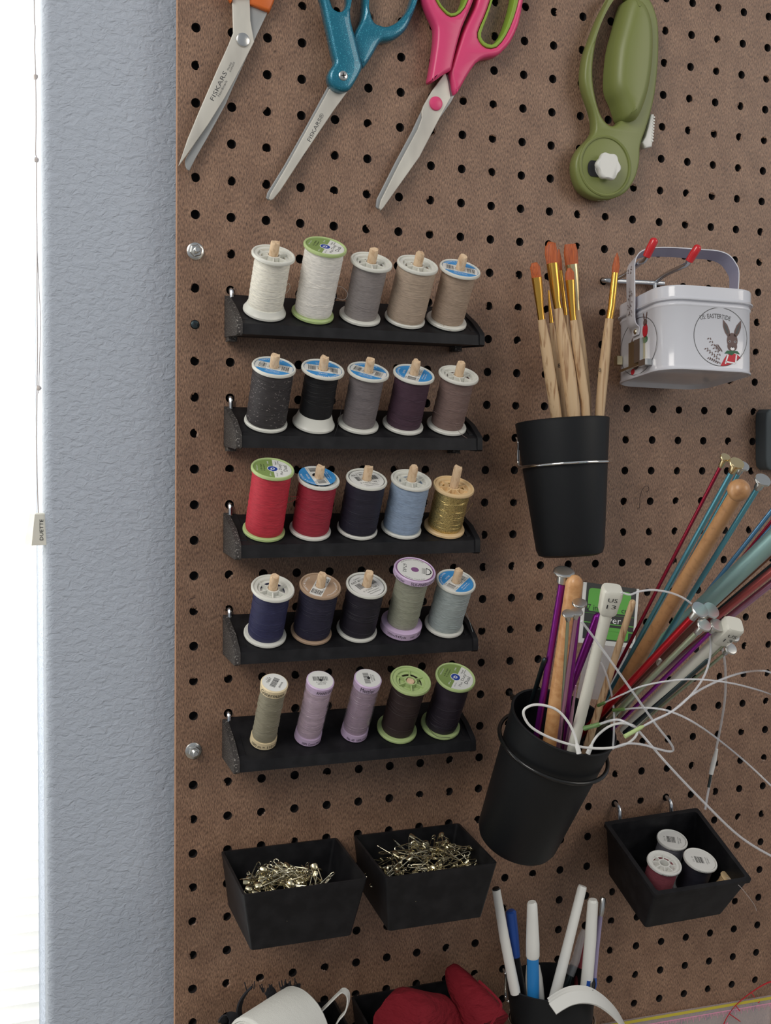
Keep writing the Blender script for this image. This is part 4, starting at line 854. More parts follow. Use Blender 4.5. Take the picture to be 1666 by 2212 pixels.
# ------------------------------------------------------------------ rotary cutter
Rc = lambda L_: [(1006+x/2.524, y/2.524) for x, y in L_]
t = thing('rotary_cutter', 'olive green rotary fabric cutter with a white knob, upper right', 'rotary cutter', at(1318, 360, -.012))
hole = Rc([(770, 60), (722, 200), (698, 350), (703, 480), (735, 610), (772, 668), (812, 685), (850, 660), (868, 610), (862, 560), (834, 490), (828, 400), (842, 250), (872, 130), (900, 60), (905, 10), (880, -30), (820, -35)])
outer = Rc([(790, 0), (740, 90), (698, 200), (664, 300), (650, 420), (668, 510), (702, 610), (712, 700), (690, 745), (630, 810), (602, 880), (605, 950), (630, 1020), (680, 1065), (745, 1085), (810, 1080), (880, 1045), (930, 970), (952, 880), (958, 790), (985, 710), (1015, 610), (1038, 500), (1055, 330), (1056, 150), (1035, 50), (1000, -15), (930, -70), (850, -70)])
slab_part('cutter_body', t, outer, [hole], -.014, .0105, .0022, M_olive, smoothn=3)
grip = Rc([(905, 10), (872, 130), (842, 250), (828, 400), (834, 480), (862, 545), (880, 600), (900, 640), (960, 640), (1000, 560), (1030, 450), (1048, 300), (1048, 150), (1028, 55), (990, -10), (930, -30)])
slab_part('grip', t, grip, [], -.0250, .02, .004, M_olive, smoothn=3, prof=[(.0085, 0), (.0062, .0007), (.0038, .0022), (.0018, .0046), (.0005, .008), (0, .012), (0, .021)])
# raised rim round the blade housing
c = at(1006+762/2.524, 905/2.524, -.0142); Mx = Matrix.Translation(c) @ Matrix.Rotation(radians(90), 4, 'X')
mb = MB(); mb.lathe([(0, -.0005), (.0212, -.0005), (.0216, .0006), (.0226, .0009), (.0236, .0004), (.0238, -.002), (0, -.002)], 56, M=Mx); part('blade_housing', mb, M_olive, t)
mb = MB(); s1 = at(1006+690/2.524, 917/2.524, -.0147); S = [(s1+Vector((dx*.001, 0, dz*.001))) for dx, dz in [(9*max(-.0, 0)+(3.9*cos(a) if cos(a) < 0 else 9+3.9*cos(a)), 6.2*sin(a)) for a in [2*pi*k/28 for k in range(28)]]]
mb.rings([[p for p in S], [p+Vector((0, .0002, 0)) for p in S]]); part('knob_slot', mb, M_ink, t)
kc = at(1006+786/2.524, 904/2.524, -.0225); n = 60; R = []
for d, f in ((0, .90), (.0006, .97), (.0016, 1.0), (.0042, 1.0), (.0048, .96)):
    R.append([kc+Vector((.0103*f*(1+.07*cos(6*a+.4))*cos(a), d, .0103*f*(1+.07*cos(6*a+.4))*sin(a))) for a in [2*pi*k/n for k in range(n)]])
mb = MB(); mb.rings(R); kn = part('knob', mb, M_white, t)
mb = MB(); mb.lathe([(.0085, 0), (.0085, .0045)], 32, M=Matrix.Translation(kc+Vector((0, .009, 0))) @ Matrix.Rotation(radians(90), 4, 'X')); part('knob_collar', mb, M_white, kn)
sl = [(1006+x/2.524, y/2.524) for x, y in ((1013, 622), (1030, 622), (1028, 700), (1024, 760), (1018, 800), (985, 806), (966, 775), (985, 745), (1000, 690))]
slab_part('blade_slider', t, sl, [], -.011, .007, .001, M_white)
for k in range(9):
    p = at(1006+(1029-k*1.2)/2.524, (640+k*16)/2.524, -.011)
    mb = MB(); mb.box((p.x-.0010, -.0114, p.z-.0006), (p.x+.0006, -.0045, p.z+.0006)); part('slider_ridge', mb, M_white, t)
slab_part('blade_guard', t, [(1006+x/2.524, y/2.524) for x, y in ((705, 1070), (790, 1078), (765, 1094), (725, 1094))], [], -.008, .0015, .0003, M_white)
# ------------------------------------------------------------------ white tin lunch box
TR = Vector((-.1072, .0301, -.1282)); TM = Matrix.Translation((.3736, -.049, -.2009)) @ Matrix.Rotation(TR.length, 4, TR.normalized())
TW, TD, TH = .0787, .0877, .0632; TI = TM.inverted()
def thit(u, v, ax, val):
    o = TI @ CAM; d = TI.to_3x3() @ ray(u, v); k = (val-o[ax])/d[ax]; return o+d*k
def rrect(w, d, r, n=8):
    P = []
    for cx, cy, a0 in ((w/2-r, d/2-r, 0), (-w/2+r, d/2-r, pi/2), (-w/2+r, -d/2+r, pi), (w/2-r, -d/2+r, 3*pi/2)):
        for k in range(n+1): a = a0+k/n*pi/2; P.append((cx+r*cos(a), cy+r*sin(a)))
    return P
t = thing('tin_box', 'small white lidded tin with arched handle and hare picture, hung on a red-tipped hook', 'tin box', M=TM)
def rr_rings(spec): return [[(x, y, z) for x, y in rrect(TW+2*o, TD+2*o, max(.004, .019+o))] for o, z in spec]
mb = MB(); h = TH/2
R = rr_rings([(-.004, -h+.0035), (-.0030, -h+.0032), (-.0012, -h+.0006), (-.0004, -h), (.0007, -h+.0003), (.0009, -h+.0012), (.0002, -h+.0020), (0, -h+.004), (0, h-.016), (.0006, h-.0152), (.0009, h-.0144), (.0006, h-.0136), (0, h-.0128), (0, h-.004)])
mb.rings(R); part('tin_body', mb, M_tin, t, local=True, smooth=50)
mb = MB(); R = rr_rings([(.0008, h-.0115), (.0022, h-.0112), (.0024, h-.0104), (.0014, h-.0096), (.0010, h-.0085), (.0010, h-.0016), (.0006, h-.0004), (-.0006, h), (-.0022, h-.0004), (-.006, h-.0010)]); mb.rings(R); part('lid', mb, M_tin, t, local=True, smooth=50)
lh = thit(1377, 717, 0, -TW/2); yh = lh.y
px = [(1364, 697), (1363.5, 650), (1363, 600), (1364, 575), (1372, 557), (1390, 547), (1420, 544), (1460, 545), (1500, 548), (1540, 551), (1565, 560), (1580, 578), (1587, 600)]
HP = [thit(u, v, 1, yh) for u, v in px]
off = HP[0].x
Pth = [Vector((-TW/2-.0012, yh, lh.z-.003)), Vector((-TW/2-.0012, yh, lh.z+.002))] + HP + [Vector((TW/2+.0030, yh, h-.002)), Vector((TW/2+.0014, yh, lh.z+.004)), Vector((TW/2+.0012, yh, lh.z-.003))]
Pth = cr(Pth, 4); mb = MB(); R = []
for i, p in enumerate(Pth):
    tt = (Pth[min(i+1, len(Pth)-1)]-Pth[max(0, i-1)]).normalized(); nn = Vector((-tt.z, 0, tt.x)); wd_ = .0068; th = .0004; tl = .0017*max(0, min(1, (p.z-h)/.02)); W_ = Vector((0, wd_, -tl))
    f = min(1, (i+1)/6, (len(Pth)-i)/6); f2 = .65+.35*f
    W_ *= f2; R.append([p-W_+nn*th, p+W_+nn*th, p+W_-nn*th, p-W_-nn*th])
i0 = len(mb.f); mb.rings(R); mb.m = [1 if i % 4 == 2 else 0 for i in range(len(mb.m))]; hd = part('handle', mb, [M_tin, M_tinin], t, local=True, smooth=50)
mb = MB(); mb.lathe([(0, .0012), (.0012, .0011), (.0019, .0005), (.0021, 0), (0, 0)], 18, M=Matrix.Translation((-TW/2-.0016, yh, lh.z)) @ Matrix.Rotation(-pi/2, 4, 'Y')); part('rivet', mb, M_brass, t, local=True)
mb = MB(); rd = random.Random(4)
for k in range(34):      # printed sprigs on the handle
    if k < 26: z = HP[2].z-.010-rd.random()*.020; y = yh+(rd.random()-.5)*.008
    else: z = HP[3].z-.001-rd.random()*.005; y = yh+(rd.random()-.5)*.007
    x = min(p.x for p in HP[:4])-.00075; a = rd.uniform(0, pi)
    mb.add([(x, y+.0009*cos(b)*cos(a)-.00035*sin(b)*sin(a), z+.0009*cos(b)*sin(a)+.00035*sin(b)*cos(a)) for b in [2*pi*q/8 for q in range(8)]], [list(range(8))])
for k in range(12): 
    z = HP[2].z-.008-k*.0018; mb.add([(x, yh-.0001, z), (x, yh+.0003, z), (x, yh+.0001, z-.0018), (x, yh-.0003, z-.0018)], [(0,1,2,3)])
part('printed_sprig', mb, M_furi, hd, local=True, smooth=0)
# front picture
yf = -TD/2-.00012; cpt = thit(1557, 727.6, 1, yf); rad = abs(thit(1614, 729, 1, yf).x-cpt.x); k_ = rad/57
F = lambda dy: (lambda x, y: Vector((cpt.x+x*k_, yf-dy*.00006, cpt.z+y*k_)))     # picture drawn in px units round its centre
EM = [M_ink, M_tin, M_furi, M_redi, M_whitei, M_greeni, M_grey]
mb = MB(); mb.poly([disc2(57.5, 64), disc2(56.3, 64)], F(1), 6)
arctext(mb, 'US: EASTERTIDE', -9, -83, 123, 9, radians(106.5), radians(75.5), F(1), 6)
ell = lambda cx, cy, a, b, ang=0, n=22: [(cx+a*cos(q)*cos(ang)-b*sin(q)*sin(ang), cy+a*cos(q)*sin(ang)+b*sin(q)*cos(ang)) for q in [2*pi*i/n for i in range(n)]]
jk = [(p[0], p[1]) for p in [(0, -56), (8, -42), (14, -34), (26, -30), (38, -34), (44, -40)]] + [(57*cos(radians(a)), 57*sin(radians(a))) for a in (-44, -52, -60, -70, -80, -88)]
mb.poly([jk], F(1), 3)
mb.poly([ell(25, -6, 11.5, 15)], F(2), 2); mb.poly([ell(25, -17, 10.5, 10)], F(2.5), 2)
for cx, an in ((12, radians(112)), (37, radians(68))):
    mb.poly([[(cx+x*cos(an)-y*sin(an), 17+x*sin(an)+y*cos(an)) for x, y in ((-16, -3), (-6, -5.5), (6, -5), (19, 0), (6, 5), (-6, 5.5), (-16, 3))]], F(2), 2)
    mb.poly([[(cx+x*cos(an)-y*sin(an), 17+x*sin(an)+y*cos(an)) for x, y in ((-10, -2), (2, -2.6), (12, 0), (2, 2.6), (-10, 2))]], F(3), 6)
for cx in (19.5, 31): mb.poly([ell(cx, -8, 2.4, 1.8)], F(3), 4); mb.poly([ell(cx, -8, 1.7, 1.5)], F(4), 0)
mb.poly([ell(25.5, -22, 4.5, 3.2)], F(3), 4); mb.poly([ell(25.5, -19, 1.8, 1.3)], F(4), 0)
mb.poly([[(14, -26), (36, -26), (42, -32), (30, -30), (24, -35), (16, -32), (8, -32)]], F(3), 5)
for a, b in (((16, -34), (10, -52)), ((34, -34), (32, -50)), ((10, -48), (32, -50))):
    dx, dy = b[0]-a[0], b[1]-a[1]; l_ = math.hypot(dx, dy); nx, ny = -dy/l_*1.5, dx/l_*1.5
    mb.poly([[(a[0]+nx, a[1]+ny), (a[0]-nx, a[1]-ny), (b[0]-nx, b[1]-ny), (b[0]+nx, b[1]+ny)]], F(3.5), 4)
for (x0, y0, x1, y1) in ((-4, -36, -24, -6), (0, -28, -8, -18), (-6, -44, -30, -26), (-4, -52, -24, -44)):
    n = 6
    for i in range(n):
        f = i/(n-1); x, y = x0+(x1-x0)*f, y0+(y1-y0)*f
        for sg in (-1, 1): mb.poly([ell(x+sg*2.5, y+1, 2.4, 1.1, sg*.6+1.2, 8)], F(2), 2)
part('front_picture', mb, EM, t, local=True, smooth=0)
# left picture and latch
xf = -TW/2-.00012; c2 = thit(1378.6, 748, 0, xf)
Fl = lambda dy: (lambda x, y: Vector((xf-dy*.00006, c2.y-x*k_*1.42, c2.z+y*k_)))
mb = MB(); mb.poly([disc2(57.5, 56), disc2(56.3, 56)], Fl(1), 6)
mb.poly([ell(22, 26, 8, 14)], Fl(2), 3); mb.poly([ell(22, 42, 6, 7)], Fl(2), 2); mb.poly([ell(18, 54, 1.8, 9, .2)], Fl(2), 2); mb.poly([ell(26, 54, 1.8, 9, -.2)], Fl(2), 2); mb.poly([ell(22, 8, 8, 7)], Fl(2), 5)
mb.poly([ell(-6, -34, 10, 12)], Fl(2), 2); mb.poly([ell(-16, -48, 6, 6)], Fl(2), 3); mb.poly([ell(-22, 4, 3, 18, -.3)], Fl(2), 2)
part('side_picture', mb, EM, t, local=True, smooth=0)
def lbox(mb, x0, x1, z0, z1, d0, d1, mi=0):   # box on the left face: x along the face, d away from it
    P = [Vector((xf-d, c2.y-x*k_*1.42, c2.z+z*k_)) for d in (d0, d1) for x, z in ((x0, z0), (x1, z0), (x1, z1), (x0, z1))]; mb.hexa(P, mi)
mb = MB(); lbox(mb, -24, 22, -38, 12, 0, .0016); part('latch_plate', mb, M_brass, t, local=True)
mb = MB(); lbox(mb, 4, 22, -36, 10, .0017, .0045); part('latch_tongue', mb, M_steel, t, local=True)
mb = MB(); mb.tube([Vector((xf-.003, c2.y-x*k_*1.42, c2.z-40*k_)) for x in (-46, -30, 0, 24, 30)], .0011, 8); part('latch_hinge', mb, M_brass, t, local=True)
mb = MB(); lbox(mb, 24, 44, -48, -36, .0005, .0060); part('latch_foot', mb, M_steel, t, local=True)
mb = MB(); lbox(mb, -58, -48, -26, -8, .0005, .0050); part('latch_foot', mb, M_brass, t, local=True)
# double prong hook
t = thing('prong_hook', 'zinc double hook with two red vinyl tips holding the tin', 'hook', at(1410, 611, -.002))
mb = MB(); P = [at(1304, 606, .003), at(1308, 606, -.0035), at(1350, 608, -.0045), at(1400, 610.5, -.0045), at(1434, 612.5, -.0045)]; mb.tube(cr(P, 4), .0020, 12)
mb.tube([at(1414, 612, -.0045), at(1414, 650, -.0045), at(1414, 690, -.0042)], .0020, 12); part('base_wire', mb, M_zinc, t)
for a, pts, tp in ((0, [(1330, 603, -.0045), (1352, 592, -.018), (1380, 570, -.045), (1392, 563, -.055), (1398, 553, -.060)], [(1397, 554, -.060), (1405, 537, -.063), (1414, 519, -.066)]),
                   (1, [(1418, 608, -.0045), (1440, 592, -.022), (1472, 577, -.047), (1484, 571, -.055), (1490, 562, -.058)], [(1489, 564, -.058), (1498, 549, -.061), (1508, 534, -.064)])):
    mb = MB(); mb.tube(cr([at(*q) for q in pts], 4), .0019, 12); part('prong', mb, M_zinc, t)
    mb = MB(); P = [at(*q) for q in tp]; d0 = (P[1]-P[0]).normalized(); d1 = (P[2]-P[1]).normalized()
    P = [P[0]-d0*.0005, P[0], P[1], P[2], P[2]+d1*.0012, P[2]+d1*.0019]; mb.tube(P, [.0022, .0030, .0032, .0031, .0022, .0006], 16); part('vinyl_tip', mb, M_vinyl, t, 'red rubbery tip')
# ------------------------------------------------------------------ knitting needles
cn = lambda x, y: (1080+x/2.843, 1200+y/2.843)
def rod(t, name, P, W_, mt, n=16, cap=True, label=None):
    mb = MB(); mb.tube(P, W_, n); return part(name, mb, mt, t, label)
def needle(lab, lo, hi, w, mt, head=None, ext=.06, hw=0, hm=M_steel, cw=1.35, cl=.006, txt=None, name='knitting_needle', cat='knitting needle', grp='knitting needles in the large cup', top_round=False, tilt=None):
    """lo, hi = (u, v, y); w px width at lo, hi"""
    if tilt is None: tilt = .045 if hi[0] < 1375 else (.125 if hi[1] < 1200 else .055)
    hi = (hi[0], hi[1], hi[2]-tilt); a, b = at(*lo), at(*hi); d = (b-a).normalized(); w0, w1 = (w if isinstance(w, tuple) else (w, w))
    r1 = rpx(b, w1*.56); r0 = rpx(a, w0*.56); a2 = a-d*ext
    t = thing(name, lab, cat, a2, grp)
    ip = MC2.inverted(); Ln = C2['Ln']; stop = b-a2     # end the shaft inside the cup
    K = 80; keep = a2
    for k in range(K):
        p = b.lerp(a2, k/(K-1)); q = ip @ p; rad_ = math.hypot(q.x, q.y); Ri = C2['R1']+(C2['R2']-C2['R1'])*(-q.z/Ln)-.0024-r0
        if (q.z < .0005 and rad_ > Ri and (q.y > 0 or q.z < -.004)) or q.z < -Ln+.003: break
        keep = p
    a2 = keep; t.location = a2; ORG[t] = a2.copy()
    P = [a2, b]; Rr = [r0*.9, r1]
    if top_round: P += [b+d*r1*.5, b+d*r1*.85, b+d*r1]; Rr += [r1*.85, r1*.5, r1*.1]
    sh = rod(t, 'shaft', P, Rr, mt, 18)
    if head == 'disc':
        rod(t, 'collar', [b-d*.0004, b+d*.001, b+d*cl, b+d*(cl+.0006)], [r1*1.02, r1*cw, r1*cw, r1*cw*.9], hm, 16)
        rh = rpx(b, hw/2); c = b+d*cl
        R = [c, c+d*.0004, c+d*.0012, c+d*.0017, c+d*.0018]; rod(t, 'head', R, [rh*.9, rh, rh, rh*.92, rh*.75], hm, 28)
    elif head == 'ball':
        rh = rpx(b, hw/2); c = b+d*rh*.7; rod(t, 'head', [c+d*rh*(-cos(pi*k/10)) for k in range(11)], [max(1e-5, rh*sin(pi*k/10)) for k in range(11)], mt, 20)
    elif head == 'cap':
        rh = rpx(b, hw/2); f = -fw; u = (rt-d*rt.dot(d)).normalized(); w_ = d.cross(u)
        R = []
        for s, q in ((-.002, .70), (0, .88), (.006, .94), (.0125, 1.02), (.0165, 1.0), (.0178, .88)):
            ring = []
            for k in range(24):
                A_ = 2*pi*k/24; e = 1/max(abs(cos(A_)), abs(sin(A_))); e = min(e, 1.22)
                ring.append(b+d*s+u*cos(A_)*e*rh*q*.86+w_*sin(A_)*e*rh*q*.80)
            R.append(ring)
        mb = MB(); mb.rings(R); hp = part('head', mb, mt, t, smooth=30)
        fr = -w_ if (-w_).dot(CAM-b) > 0 else w_
        mb = MB(); k = rh*.8*1.0
        for s, o in (('US', .0122), ('13', .0072)):
            c = b+d*o+fr*(rh*.80*(.985)+.0007); ptext(mb, s, 0, 0, rh*.82, .0030, 0, lambda x, y: c+u*x+d*y, 0)
        part('size_lettering', mb, M_ink, hp, smooth=0)
    return t
N = lambda x, y, yy: (*cn(x, y), yy)
needle('purple metal knitting needle with large disc head, leftmost in the cup', N(235, 1060, -.084), N(383, 170, -.088), 14.5, M_purple, 'disc', .06, 46, cw=1.5, cl=.008)
needle('thick blond wooden needle with rounded end on the left', N(314, 1130, -.092), N(458, 170, -.098), (34, 34), mat('blond_needle_wood', L((212, 162, 112)), .4, coat=.25, noise=(L((190, 134, 84)), (200, 200, 200), .4, .7)), None, .045, top_round=True)
needle('thin pale green needle with small disc head on the left', N(372, 1140, -.103), N(418, 400, -.108), 6.5, M_pgreen, 'disc', .05, 27, cw=1.6, cl=.005)
needle('rose lilac needle with small disc head beside the pale green one', N(360, 1165, -.105), N(466, 385, -.109), 9, M_pinkm, 'disc', .05, 28, cw=1.3, cl=.004)
needle('violet needle with tilted disc head left of the white needle', N(398, 1150, -.098), N(486, 330, -.102), 9, M_purple, 'disc', .05, 33, cw=1.2, cl=.004)
needle('upturned lilac needle tip low in the cup', N(415, 1160, -.106), N(468, 800, -.108), (16, 3), M_pinkm, None, .04, top_round=True)
needle('thick ivory knitting needle with square head marked 13 at the front left', N(448, 1185, -.114), N(660, 338, -.120), (23, 23), M_ivory, 'cap', .03, 50)
needle('slender beige wooden needle slanting behind the ivory needle', N(530, 1190, -.100), N(815, 290, -.090), (17, 13), M_wood2, None, .03, top_round=True)
needle('dark purple needle crossing behind the ivory needle', N(400, 900, -.078), N(600, 380, -.070), (16, 18), M_purple, None, .05, top_round=True)
needle('slim dark needle behind the purple one at the back of the cup', N(200, 880, -.066), N(275, 640, -.064), 10, M_dark, None, .05, top_round=True)
needle('bright crimson thin needle with small disc head, left edge of the fan', N(610, 900, -.074), (1557, 1008, -.105), 7.5, M_crimson, 'disc', .08, 23, M_ferr2, cw=1.4, cl=.0065)
needle('sky teal needle with disc head next to the crimson one', N(655, 880, -.080), (1581, 1020, -.112), 11, M_teal2, 'disc', .07, 34, M_ferr2, cw=1.5, cl=.0065)
needle('dark teal needle close behind the sky teal needle', N(690, 900, -.072), (1596, 1022, -.104), 9, M_teal2, 'disc', .07, 30, M_steel, cw=1.4, cl=.005)
needle('thick wooden needle topped by a round ball', N(735, 830, -.092), (1590, 1070, -.128), (30, 29), M_wood, 'ball', .08, 49)
needle('dark blue needle with disc head right of the ball-topped needle', N(830, 800, -.080), (1636, 1056, -.108), 11, M_teal2, 'disc', .08, 36, M_steel, cw=1.5, cl=.007)
needle('slim blue needle leaving the right edge of the fan', N(900, 700, -.078), (1700, 1062, -.100), 9, M_skyb, None, .10, top_round=True)
needle('light blue needle crossing under the ball-topped one', N(950, 640, -.074), (1700, 1100, -.094), 7, M_skyb, None, .12, top_round=True)
needle('thin magenta needle behind the thick pale aqua needle', N(1000, 620, -.066), (1720, 1060, -.085), 6, M_crimson, None, .12, top_round=True)
needle('thick pale aqua needle running off the right side', N(880, 660, -.086), (1740, 1100, -.118), (32, 40), M_aqua, None, .10, top_round=True)
needle('thin wooden needle below the pale aqua one', N(1000, 590, -.090), (1760, 1112, -.116), 13, M_wood3, None, .12, top_round=True)
needle('dark grey needle under the thin wooden needle', N(1030, 600, -.084), (1770, 1135, -.108), 9, M_dark, None, .12, top_round=True)
needle('upper rose red needle running off the right side', N(1060, 600, -.094), (1770, 1150, -.122), 16, M_rose, None, .12, top_round=True)
needle('lower rose pink needle running off the right side', N(1080, 640, -.090), (1780, 1170, -.116), 14, M_pinkm, None, .12, top_round=True)
needle('shiny red needle with disc head in the lower bunch', N(585, 1010, -.100), N(1182, 380, -.142), 15, M_redm, 'disc', .03, 40, M_steel, cw=1.1, cl=.008)
needle('brown needle with disc head beside the shiny red one', N(640, 980, -.094), N(1238, 392, -.136), 13, M_brownm, 'disc', .03, 40, M_steel, cw=1.1, cl=.010)
needle('pale silver green needle with disc head in the lower bunch', N(640, 1040, -.104), N(1210, 472, -.146), 12, M_pgreen, 'disc', .03, 33, M_steel, cw=1.2, cl=.008)
needle('purple needle with disc head in the lower bunch', N(690, 1070, -.098), N(1295, 470, -.140), 8, M_purple, 'disc', .03, 34, M_steel, cw=1.5, cl=.007)
needle('thick ivory knitting needle with square head marked 13 at the lower right', N(760, 1085, -.098), N(1352, 510, -.138), (24, 24), M_ivory, 'cap', .03, 50)
needle('black tube-like needle under the lower ivory needle', N(700, 1150, -.092), N(1275, 640, -.126), 11, M_dark, None, .03, top_round=True)
needle('grey green needle with small disc head at the lower right', N(800, 1070, -.096), N(1392, 532, -.138), 8, M_pgreen, 'disc', .03, 30, M_steel, cw=1.5, cl=.007)
needle('lowest pale green needle with small disc head', N(830, 1060, -.094), N(1378, 606, -.134), 6, M_pgreen, 'disc', .03, 28, M_steel, cw=1.6, cl=.007)
needle('glossy silver needle in the middle of the fan', N(760, 960, -.086), N(985, 640, -.100), 9, M_silver, None, .03, top_round=True)
# interchangeable tips with cables
def cable(lab, pts, w, mt, ends=None, name='needle_cable'):
    P = [at(*q) for q in pts]; c = P[0]
    t = thing(name, lab, 'circular needle', c, 'circular needle cables')
    rr = rpx(P[len(P)//2], w/2); mb = MB(); mb.tube(cr(P, 6), rr, 8); part('cord', mb, mt, t)
    for e in (ends or []):
        i, em, ln = e; p = P[i]; q = P[1 if i == 0 else -2]; d = (p-q).normalized()
        mb = MB(); mb.tube([p-d*.003, p-d*.001, p+d*.003, p+d*ln], [rr*1.05, rr*1.8, rr*1.8, rr*2.0], 12); part('needle_end', mb, em, t)
    return t
S = lambda L_, y0, y1: [(*cn(x, y), y0+(y1-y0)*i/(len(L_)-1)) for i, (x, y) in enumerate(L_)]
cable('milky white cable looped twice over the cup rim', S([(478, 1180), (462, 1110), (425, 1030), (360, 955), (280, 922), (205, 918), (152, 945), (150, 990), (195, 1055), (300, 1115), (430, 1160), (560, 1183), (690, 1180), (790, 1150), (842, 1095), (825, 1048), (750, 1030), (675, 1048), (610, 1095), (575, 1140), (555, 1185)], -.146, -.128), 5.8, M_cable, [(0, M_cable, .004), (-1, M_cable, .004)])
cable('straight clear cable crossing in front of the ivory needle', S([(500, 402), (560, 480), (640, 590), (740, 730), (850, 885), (960, 1040), (1040, 1140), (1066, 1190), (1040, 1203), (960, 1185), (880, 1162), (780, 1155), (690, 1185)], -.178, -.135), 5.2, M_clear)
cable('large clear cable arc rising over the disc-headed needles', S([(745, 225), (800, 240), (860, 220), (950, 212), (1060, 232), (1150, 275), (1220, 340), (1268, 420), (1294, 520), (1290, 630), (1255, 740), (1180, 850), (1070, 950), (950, 1010), (860, 1060)], -.190, -.190), 4.8, M_clear, [(-1, M_green, .012)])
cable('clear cable sweeping down to the right above the tipped box', [(*cn(600, 1040), -.140), (*cn(720, 1008), -.155), (*cn(820, 1050), -.160), (1376, 1574, -.140), (1440, 1648, -.145), (1520, 1732, -.145), (1600, 1808, -.140), (1680, 1856, -.135), (1740, 1880, -.130)], 5.5, M_clear, [(0, mat('green_needle_end', L((96, 132, 74)), .3, coat=.4), .012)])
cable('clear cable curving over the board toward the right edge', [(*cn(760, 945), -.135), (*cn(900, 935), -.165), (*cn(1060, 962), -.180), (*cn(1250, 1062), -.180), (1601, 1637, -.130), (1666, 1697, -.128), (1730, 1760, -.12)], 4.6, M_clear, [(0, MT['green_needle_end'], .014)])
cable('thin smoky cable lying across the lower bunch of needles', [(*cn(640, 905), -.135), (*cn(760, 850), -.165), (*cn(900, 795), -.185), (*cn(1150, 760), -.200), (*cn(1400, 780), -.210), (*cn(1600, 830), -.190), (1680, 1506, -.125)], 4.2, M_clear, [(0, MT['green_needle_end'], .010)])
cable('pale cable bowing up to the right edge', [(*cn(860, 1060), -.120), (*cn(960, 1010), -.150), (*cn(1060, 955), -.170), (*cn(1190, 850), -.185), (*cn(1330, 775), -.185), (*cn(1480, 722), -.170), (*cn(1600, 708), -.108), (1670, 1455, -.104), (1740, 1490, -.10)], 5.2, M_clear)
t = cable('translucent cable hanging straight down with a grey connector', [(*cn(1365, 560), -.100), (*cn(1384, 680), -.090), (*cn(1384, 860), -.075), (*cn(1362, 1020), -.060), (1551, 1600, -.050), (1543, 1640, -.046), (1534, 1690, -.042), (1527, 1728, -.040), (1524, 1748, -.039)], 5.0, M_clear)
mb = MB(); P = [at(1549, 1618, -.049), at(1543, 1642, -.046), at(1536, 1672, -.044)]; mb.tube(P, [rpx(P[0], 3), rpx(P[0], 5.5), rpx(P[0], 5)], 10); part('connector', mb, M_cable, t)
mb = MB(); P = [at(1537, 1668, -.044), at(1531, 1700, -.042)]; mb.tube(P, rpx(P[0], 3), 10); part('metal_end', mb, M_dark, t)
cable('smoky lilac cable dropping between the needles', S([(622, 655), (650, 720), (672, 790), (692, 880), (702, 980), (700, 1100), (694, 1190)], -.122, -.118), 4.6, M_clear)
# needle package
def quad_px(cs, ys): return [at(u, v, y) for (u, v), y in zip(cs, ys)]
Q = quad_px([(1261, 1257), (1385, 1273), (1348, 1400), (1250, 1388)], [-.052, -.052, -.058, -.058])
t = thing('needle_package', 'black and green printed needle package tucked behind the needles', 'package', (Q[2]+Q[3])/2)
u_ = (Q[1]-Q[0]).normalized(); v_ = ((Q[3]-Q[0])-u_*(Q[3]-Q[0]).dot(u_)).normalized(); n_ = u_.cross(v_)
if n_.dot(CAM-Q[0]) < 0: n_ = -n_
wp = (Q[1]-Q[0]).length*.97; hp_ = (Q[3]-Q[0]).length*1.0
Pk = lambda k: (lambda x, y: Q[0]+u_*x*wp+v_*y*hp_+n_*(.0002*k))
mb = MB(); mb.hexa([Pk(-3)(0, 0), Pk(-3)(1, 0), Pk(-3)(1, 1), Pk(-3)(0, 1), Pk(0)(0, 0), Pk(0)(1, 0), Pk(0)(1, 1), Pk(0)(0, 1)]); cardp = part('backing_card', mb, M_paper, t, smooth=0)
mb = MB(); rq = lambda x0, y0, x1, y1: [(x0, y0), (x1, y0), (x1, y1), (x0, y1)]
mb.poly([rq(.06, .0, .95, .92)], Pk(1), 0)
def rr2(x0, y0, x1, y1, r): 
    P = []
    for cx, cy, a0 in ((x1-r, y1-r, 0), (x0+r, y1-r, 90), (x0+r, y0+r, 180), (x1-r, y0+r, 270)):
        for k in range(5): a = radians(a0+k*22.5); P.append((cx+r*cos(a), cy+r*sin(a)))
    return P
mb.poly([rr2(.10, .08, .86, .46, .06)], Pk(2), 1); mb.poly([rq(.06, .49, .95, .495)], Pk(2), 1); mb.poly([rq(.06, .64, .95, .655)], Pk(2), 1); mb.poly([rr2(.30, .70, .86, .90, .05)], Pk(2), 1); mb.poly([rq(.10, .74, .95, .76)], Pk(3), 1)
fl = lambda k: (lambda x, y: Pk(k)(x, -y))
ptext(mb, '7 in', .19, -.40, .18, .10, 0, fl(3), 0); ptext(mb, 'cm', .78, -.41, .15, .06, 0, fl(3), 0); ptext(mb, 'Clover', .46, -.575, .50, .11, 0, fl(3), 2)
part('printed_front', mb, [M_cardb, M_cardg, M_whitei], cardp, smooth=0)
mb = MB(); mb.hexa([Pk(-3)(.15, 1), Pk(-3)(.9, 1), Pk(-3)(.75, 1.9), Pk(-3)(.05, 1.9), Pk(0)(.15, 1), Pk(0)(.9, 1), Pk(0)(.75, 1.9), Pk(0)(.05, 1.9)]); part('plastic_sleeve', mb, M_clearp, t, smooth=0)
